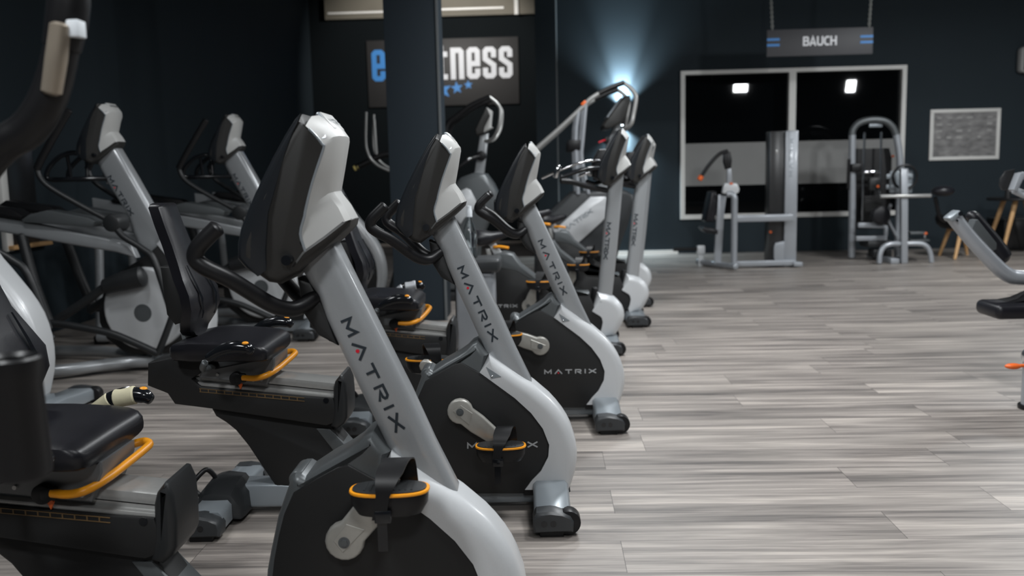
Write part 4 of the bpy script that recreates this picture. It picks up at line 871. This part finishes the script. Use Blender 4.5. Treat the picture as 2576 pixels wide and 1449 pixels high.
MB().box((1.82, 10.55, 0.19), (0.09, 0.08, 0.10), 0.01).box((1.82, 10.55, 0.10), (0.05, 0.05, 0.2)).build('foot_plate', SHELL, t, o)
MB().cyl((1.50, 10.55, 0.2), (1.78, 10.55, 0.2), 0.022).build('foot_bar', RUBBER, t, o)

# ------------------------------------------------------------------ leg machine with arched weight frame
o = (4.0, 10.9, 0)
t = thing('leg_machine', 'grey machine with an arched weight frame and bow-legged front stand', 'weight machine', o)
fr = MB()
fr.tube([(3.725, 11.0, 0.02), (3.712, 11.0, 0.8), (3.700, 11.0, 1.17), (3.695, 11.0, 1.49)], 0.042, 14, 3)
fr.tube([(4.215, 11.0, 1.48), (4.265, 11.0, 1.20), (4.275, 11.0, 0.8), (4.275, 11.0, 0.02)], 0.042, 14, 3)
fr.build('side_column', MACH, t, o)
MB().tube([(3.690, 11.0, 1.485), (3.705, 11.0, 1.56), (3.76, 11.0, 1.625), (3.86, 11.0, 1.66), (3.98, 11.0, 1.665), (4.09, 11.0, 1.64), (4.17, 11.0, 1.57), (4.212, 11.0, 1.485)], 0.040, 14, 4).build('top_arch', SHROUD, t, o)
MB().box((3.975, 11.02, 1.60), (0.16, 0.02, 0.045), 0.008).build('name_plate', FOOT, t, o)
MB().slab([(3.755, 1.33), (4.20, 1.33), (4.235, 1.20), (4.235, 0.35), (3.76, 0.35)], hw=0.012, yc=11.18).build('rear_shroud', SMOKE, t, o)
MB().cyl((3.857, 11.05, 0.45), (3.857, 11.05, 1.52), 0.014).cyl((4.056, 11.05, 0.45), (4.056, 11.05, 1.52), 0.014).build('guide_rods', CHROME, t, o)
MB().box((3.955, 11.05, 1.045), (0.19, 0.08, 0.026), 0.004).build('top_plate', CHROME, t, o)
stk = MB()
for k in range(12): stk.box((3.97, 11.05, 0.46 + k * 0.026), (0.22, 0.11, 0.022), 0.003)
stk.build('weight_stack', PANEL, t, o)
MB().box((3.97, 11.0, 0.90), (0.14, 0.10, 0.16), 0.02).build('selector_block', DARKP, t, o)
MB().cyl((3.99, 10.945, 0.875), (3.99, 10.92, 0.875), 0.016, bev=0.005).build('weight_pin', ORED, t, o)
MB().box((3.735, 10.97, 1.10), (0.13, 0.10, 0.10), 0.02).tube([(3.655, 10.97, 1.20), (3.65, 10.97, 0.85)], 0.02, 10, 1).build('cable_block', RUBBER, t, o)
MB().cyl((4.215, 11.095, 1.23), (4.215, 11.075, 1.23), 0.014).build('small_bolt', ORED, t, o)
ft = MB().slab([(4.040, 1.082), (4.118, 1.080), (4.150, 0.002), (4.078, 0.002)], hw=0.04, r=0.010, seg=2, yc=10.4).build('front_post', MACH, t, o)
MB().tube([(3.822, 10.36, 0.01), (3.832, 10.37, 0.11), (3.875, 10.38, 0.195), (3.96, 10.39, 0.225), (4.06, 10.4, 0.225)], 0.030, 12, 4).build('bow_leg', MACH, ft, o)
MB().tube([(4.413, 10.36, 0.01), (4.400, 10.37, 0.11), (4.36, 10.38, 0.19), (4.29, 10.39, 0.222), (4.13, 10.4, 0.225)], 0.030, 12, 4).build('bow_leg', MACH, ft, o)
MB().cyl((3.808, 10.35, 0.775), (4.375, 10.35, 0.770), 0.021, bev=0.004).build('roller_bar', ALU, ft, o)
MB().sphere((4.505, 10.35, 0.82), 0.1, (1.28, 0.9, 0.58)).build('thigh_roller', VINYL, ft, o)
MB().tube([(4.43, 10.37, 0.75), (4.47, 10.40, 0.64), (4.52, 10.44, 0.52), (4.61, 10.5, 0.47)], 0.022, 12, 4).build('roller_arm', RUBBER, t, o)
MB().cyl((3.93, 10.6, 0.545), (3.93, 10.72, 0.545), 0.105, bev=0.02).build('knee_pad', VINYL, t, o)
rg = MB()
for k in range(32):
    pass
n = 32
ringpts = [(4.145 + 0.135 * math.cos(2 * PI * k / n), 10.52, 0.985 + 0.135 * math.sin(2 * PI * k / n)) for k in range(n + 1)]
rg.tube(ringpts, 0.014, 8, 1, caps=False); rg.build('cam_ring', RUBBER, t, o)
pl = MB()
for xx in (3.975, 4.03, 4.215):
    for zz in (0.875, 0.995): pl.box((xx, 10.55, zz), (0.06, 0.02, 0.05), 0.006)
pl.box((4.12, 10.57, 0.93), (0.26, 0.02, 0.26), 0.02)
pl.build('cam_spokes', FOOT, t, o)
MB().slab([(3.70, 0.455), (3.90, 0.455), (3.92, 0.43), (4.035, 0.42), (4.05, 0.40), (4.05, 0.29), (4.01, 0.29), (4.01, 0.385), (3.70, 0.40)], hw=0.03, r=0.01, seg=2, yc=10.75).box((3.86, 10.75, 0.27), (0.36, 0.07, 0.055), 0.008).build('seat_frame', MACH, t, o)
MB().box((3.96, 10.85, 0.20), (0.3, 0.3, 0.08), 0.02).box((3.98, 10.78, 0.09), (0.22, 0.2, 0.10), 0.02).build('lower_linkage', DARKP, t, o)
MB().box((4.31, 10.6, 0.335), (0.18, 0.20, 0.03), 0.01).box((4.33, 10.6, 0.25), (0.22, 0.22, 0.02), 0.005).build('side_step', SHROUD, t, o)
MB().cyl((4.395, 10.52, 0.28), (4.395, 10.52, 0.315), 0.014).build('pin_post', CHROME, t, o)
MB().sphere((4.395, 10.52, 0.330), 0.026, (1, 1, .7)).build('adjust_knob', ORED, t, o)
MB().tube([(4.25, 10.98, 0.26), (4.1, 10.9, 0.5), (4.06, 10.7, 0.66)], 0.02, 10, 3).build('lever_arm', MACH, t, o)
MB().box((4.0, 10.75, 0.03), (0.10, 0.8, 0.06), 0.01).build('base_beam', MACH, t, o)

# ------------------------------------------------------------------ bench machine at the right edge
o = (2.45, 4.6, 0)
t = thing('leg_curl_bench', 'grey tube bench with black padded roller at the right edge', 'weight machine', o)
MB().tube([(2.058, 4.6, 0.868), (2.15, 4.6, 0.755), (2.27, 4.6, 0.628), (2.335, 4.6, 0.572), (2.40, 4.6, 0.552), (2.60, 4.6, 0.552), (2.95, 4.6, 0.552)], [0.036, 0.036, 0.037, 0.038, 0.038, 0.038, 0.038], 16, 5).build('main_tube', MACH, t, o)
MB().box((2.055, 4.6, 0.872), (0.03, 0.085, 0.07), 0.012, rot=Matrix.Rotation(0.9, 3, 'Y')).build('tube_cap', FOOT, t, o)
MB().cyl((2.075, 4.556, 0.885), (2.075, 4.60, 0.885), 0.012).cyl((2.060, 4.556, 0.850), (2.060, 4.60, 0.850), 0.006).build('cap_bolts', CHROME, t, o)
MB().slab([(2.19, 0.845), (2.205, 0.848), (2.305, 0.725), (2.305, 0.695), (2.28, 0.68), (2.175, 0.80)], hw=0.035, r=0.006, seg=2, yc=4.68).build('pad_plate', SHROUD, t, o)
pr = []
for x, z, r_ in ((2.190, 0.868, 0.020), (2.215, 0.853, 0.034), (2.26, 0.80, 0.037), (2.32, 0.725, 0.042), (2.352, 0.672, 0.050), (2.368, 0.642, 0.052), (2.378, 0.622, 0.035)):
    pr.append((x + 0.012, z, r_))
MB().tube([(p[0], 4.75, p[1]) for p in pr], [p[2] for p in pr], 18, 4).build('roller_pad', VINYL, t, o)
MB().box((2.40, 4.52, 0.405), (0.40, 0.24, 0.075), 0.030, seg=4).build('seat', VINYL, t, o)
MB().slab([(2.25, 0.435), (2.36, 0.455), (2.46, 0.50), (2.58, 0.50), (2.58, 0.42), (2.3, 0.42)], hw=0.07, r=0.02, seg=2, yc=4.55).build('seat_hump', RUBBER, t, o)
MB().cyl((2.50, 4.55, 0.0), (2.50, 4.55, 0.385), 0.04).build('seat_post', MACH, t, o)
MB().cyl((2.235, 4.12, 0.02), (2.235, 4.12, 0.245), 0.045).build('front_upright', MACH, t, o)
MB().cyl((2.235, 4.12, 0.0), (2.235, 4.12, 0.022), 0.058, bev=0.005).build('upright_foot', RUBBER, t, o)
MB().sphere((2.222, 4.12, 0.248), 0.042).build('upright_cap', CHROME, t, o)
MB().cyl((2.20, 4.115, 0.205), (2.165, 4.115, 0.205), 0.008).sphere((2.140, 4.115, 0.203), 0.020, (1.9, 1, 0.7)).build('adjust_lever', ORED, t, o)
MB().tube([(2.235, 4.12, 0.12), (2.5, 4.35, 0.12), (2.8, 4.6, 0.12)], 0.03, 12, 1).build('base_tube', MACH, t, o)
MB().tube([(2.8, 4.6, 0.0), (2.8, 4.6, 0.55), (2.95, 4.9, 1.05)], 0.04, 12, 1).build('rear_upright', MACH, t, o)
MB().slab([(2.718, 0.975), (2.728, 0.962), (2.742, 0.966), (2.782, 1.060), (2.776, 1.074), (2.750, 1.068)], hw=0.035, r=0.006, seg=2, yc=5.35).tube([(2.77, 5.35, 1.062), (2.83, 5.3, 1.03), (2.95, 5.1, 1.0), (2.95, 4.9, 1.05)], 0.018, 10, 2).tube([(2.735, 5.35, 0.972), (2.83, 5.3, 0.925), (2.95, 5.1, 0.9), (2.93, 4.86, 0.98)], 0.022, 10, 2).build('upper_arm', MACH, t, o)
MB().slab([(2.695, 1.00), (2.698, 1.04), (2.725, 1.082), (2.778, 1.092), (2.775, 0.965), (2.71, 0.97)], hw=0.008, r=0.003, seg=1, yc=5.44).build('smoked_plate', SMOKE, t, o)
# jar standing beyond the bench
b2 = thing('side_bottle', 'bottle with a grey screw cap standing on the side table near the bench', 'bottle', (5.62, 11.15, 0.70))

# ------------------------------------------------------------------ chair, table, low cabinet at the back right
ch = thing('wooden_leg_chair', 'dark seat on splayed light wood legs before the back wall', 'chair', (4.98, 11.0, 0))
sx = [(4.945, 10.82, 0.36, 4.835, 10.72), (5.075, 10.82, 0.36, 5.165, 10.72), (4.945, 11.12, 0.36, 4.87, 11.22), (5.09, 11.12, 0.36, 5.21, 11.22)]
for x, y, z, xb, yb in sx:
    MB().tube([(x - 4.98, y - 11.0, z), (xb - 4.98, yb - 11.0, 0.0)], [0.027, 0.018], 12, 1, caps=False).build('leg', WOODL, ch)
MB().box((0.035, 0, 0.335), (0.20, 0.32, 0.03), 0.006).build('leg_bridge', WOODL, ch)
sr = []
for z, rx_, ry_ in ((0.355, 0.16, 0.18), (0.40, 0.215, 0.22), (0.46, 0.235, 0.235), (0.50, 0.235, 0.235), (0.455, 0.215, 0.215)):
    sr.append([(rx_ * math.cos(2 * PI * k / 28) - 0.02, ry_ * math.sin(2 * PI * k / 28), z) for k in range(28)])
MB().rings(sr).build('seat', RUBBER, ch, ang=60)
tb = thing('side_table', 'dark round table on light wood legs near the right wall', 'table', (5.80, 11.2, 0))
MB().cyl((0, 0, 0.665), (0, 0, 0.695), 0.36, seg=40, bev=0.006).build('tabletop', RUBBER, tb)
for dx_, dy_ in ((-0.11, -0.13), (0.15, -0.13), (-0.11, 0.15), (0.15, 0.15)):
    MB().tube([(dx_, dy_, 0.665), (dx_ * 2.35 - 0.02, dy_ * 1.5, 0.0)], [0.030, 0.019], 12, 1, caps=False).build('leg', WOODL, tb)
b2.location = (5.56, 11.0, 0.695)
MB().lathe([(0.001, 0.0), (0.035, 0.0), (0.035, 0.14), (0.030, 0.165), (0.030, 0.17), (0.001, 0.17)]).build('body', SMOKE, b2)
MB().lathe([(0.034, 0.165), (0.034, 0.21), (0.030, 0.214), (0.001, 0.214)]).build('screw_cap', ALU, b2)
cb = thing('low_cabinet', 'low black cabinet with a pale top edge along the back wall', 'cabinet', (6.75, 11.90, 0))
MB().box((0, 0, 0.20), (1.75, 0.45, 0.385), 0.004).build('body', PANEL, cb)
MB().box((0, -0.005, 0.402), (1.77, 0.46, 0.018), 0.003).build('top_board', SHROUD, cb)
for dx_ in (-0.44, 0.44): MB().box((dx_, -0.228, 0.2), (0.84, 0.012, 0.34), 0.003).build('door', SMOKE, cb)

# ------------------------------------------------------------------ wall things
pf = thing('framed_poster', 'grey exercise poster in a pale frame right of the window', 'picture', (5.535, WY, 1.50))
MB().box((0, -0.014, 0.308), (0.905, 0.028, 0.045), 0.003).box((0, -0.014, -0.308), (0.905, 0.028, 0.045), 0.003).box((-0.43, -0.014, 0), (0.045, 0.028, 0.571), 0.003).box((0.43, -0.014, 0), (0.045, 0.028, 0.571), 0.003).build('frame', FRAMEW, pf)
MB().box((0, -0.008, 0), (0.83, 0.008, 0.585)).build('print', POSTER, pf)
lines = MB()
random.seed(3)
for r_ in range(4):
    for k in range(6):
        if random.random() < 0.75: lines.box((-0.33 + k * 0.13, -0.0125, 0.22 - r_ * 0.085), (random.uniform(0.03, 0.08), 0.001, random.uniform(0.012, 0.03)))
lines.build('print_figures', mat('print_pale', (0.45, 0.44, 0.43), 0.5), pf)
sp_ = thing('wall_speaker', 'pale rounded wall speaker at the upper right edge', 'speaker', (6.25, WY, 2.43))
MB().box((0, -0.09, 0), (0.20, 0.16, 0.33), 0.05, seg=4).box((0, -0.01, 0), (0.08, 0.02, 0.12)).build('case', WHITE, sp_)
MB().box((0.0, -0.172, 0), (0.15, 0.008, 0.27), 0.003).build('grille', SMOKE, sp_)

# hanging sign
hs = thing('hanging_sign', 'grey hanging sign reading BAUCH with blue stripes', 'sign', (3.136, 10.5, 2.522))
bdn = MB().box((0, 0, 0), (1.182, 0.02, 0.296), 0.002).build('board', SIGNB2, hs)
tx = MB(); word(tx, 'BAUCH', GB, (-0.190, -0.0105, -0.040), (1, 0, 0), (0, 0, 1), 0.103, 0.19, 0.045, lift=0.002); tx.build('lettering', mat('hanging_sign_white', (0.92, 0.93, 0.96), 0.5), bdn, rec=False)
for x0, x1, z in ((-0.591, -0.45, 0.040), (-0.591, -0.45, -0.022), (0.45, 0.591, 0.046), (0.45, 0.591, -0.016)): MB().box(((x0 + x1) / 2, -0.012, z), (x1 - x0, 0.003, 0.026)).build('blue_stripe', BLUE, bdn)
for x0, x1 in ((-0.53, -0.605), (0.548, 0.60)):
    cnm = MB(); z0, z1 = 0.148, 4.0 - 2.522; nl_ = 52
    for k in range(nl_):
        f = (k + 0.5) / nl_; xx = x0 + (x1 - x0) * f * 1.0; zz = z0 + (z1 - z0) * f; a = 0 if k % 2 else PI / 2
        pts = []
        for j in range(9):
            th = 2 * PI * j / 8; ax, az = 0.012 * math.cos(th), 0.019 * math.sin(th)
            pts.append((xx + ax * math.cos(a), ax * math.sin(a), zz + az))
        cnm.tube(pts, 0.0056, 6, 1, caps=False)
    cnm.build('chain', CHAIN, hs)

# gym sign in the niche
sg = thing('wall_sign', 'dark wall sign with blue and white gym lettering and stars', 'sign', (-1.625, 14.95, 2.79))
bd_ = MB().box((0, -0.02, 0), (2.48, 0.04, 1.07), 0.003).build('board', SIGNB, sg)
zb = 2.672 - 2.79; lx = -1.625
tb_ = MB(); word(tb_, 'e', GF, (-2.793 - lx, -0.041, zb), (1, 0, 0), (0, 0, 1), 0.505, 0.165, 0.07, 1.06, lift=0.003)
word(tb_, 'asy', GF, (-2.55 - lx, -0.041, zb), (1, 0, 0), (0, 0, 1), 0.505, 0.15, 0.07, 0.80, lift=0.003); tb_.build('blue_lettering', BLUE, bd_, rec=False)
tw_ = MB(); word(tw_, 'fi', GF, (-1.96 - lx, -0.041, zb), (1, 0, 0), (0, 0, 1), 0.505, 0.15, 0.06, 0.80, lift=0.003)
word(tw_, 'tness', GF, (-1.715 - lx, -0.041, zb), (1, 0, 0), (0, 0, 1), 0.505, 0.168, 0.075, 1.055, lift=0.003); tw_.build('white_lettering', SIGNW, bd_, rec=False)
sm = MB()
for cx_, cz_, r_, rt in ((-1.640, 2.505, 0.155, 0.15), (-1.405, 2.535, 0.105, 0.1), (-1.215, 2.578, 0.075, 0.05), (-1.93, 2.535, 0.105, -0.1), (-2.13, 2.578, 0.075, -0.05)):
    pts = []
    for k in range(10):
        rr_ = r_ if k % 2 == 0 else r_ * 0.42; a = PI / 2 + rt + k * PI / 5
        pts.append((cx_ - lx + rr_ * math.cos(a), cz_ - 2.79 + rr_ * math.sin(a)))
    sm.slab(pts, hw=0.002, yc=-0.042)
sm.build('stars', BLUE, bd_)
# board with a pale edge on the left wall
lg = thing('wall_board', 'dark board with a pale edge strip and ledge on the left wall', 'board', (-3.80, 6.35, 1.05))
MB().box((0.012, 0.02, 0), (0.024, 0.36, 0.68), 0.003).build('panel', SMOKE, lg)
MB().box((0.02, -0.20, -0.06), (0.04, 0.075, 0.64), 0.003).build('edge_strip', FRAMEW, lg)
MB().box((0.04, 0.02, -0.355), (0.08, 0.50, 0.028), 0.003).build('ledge', WOODL, lg)
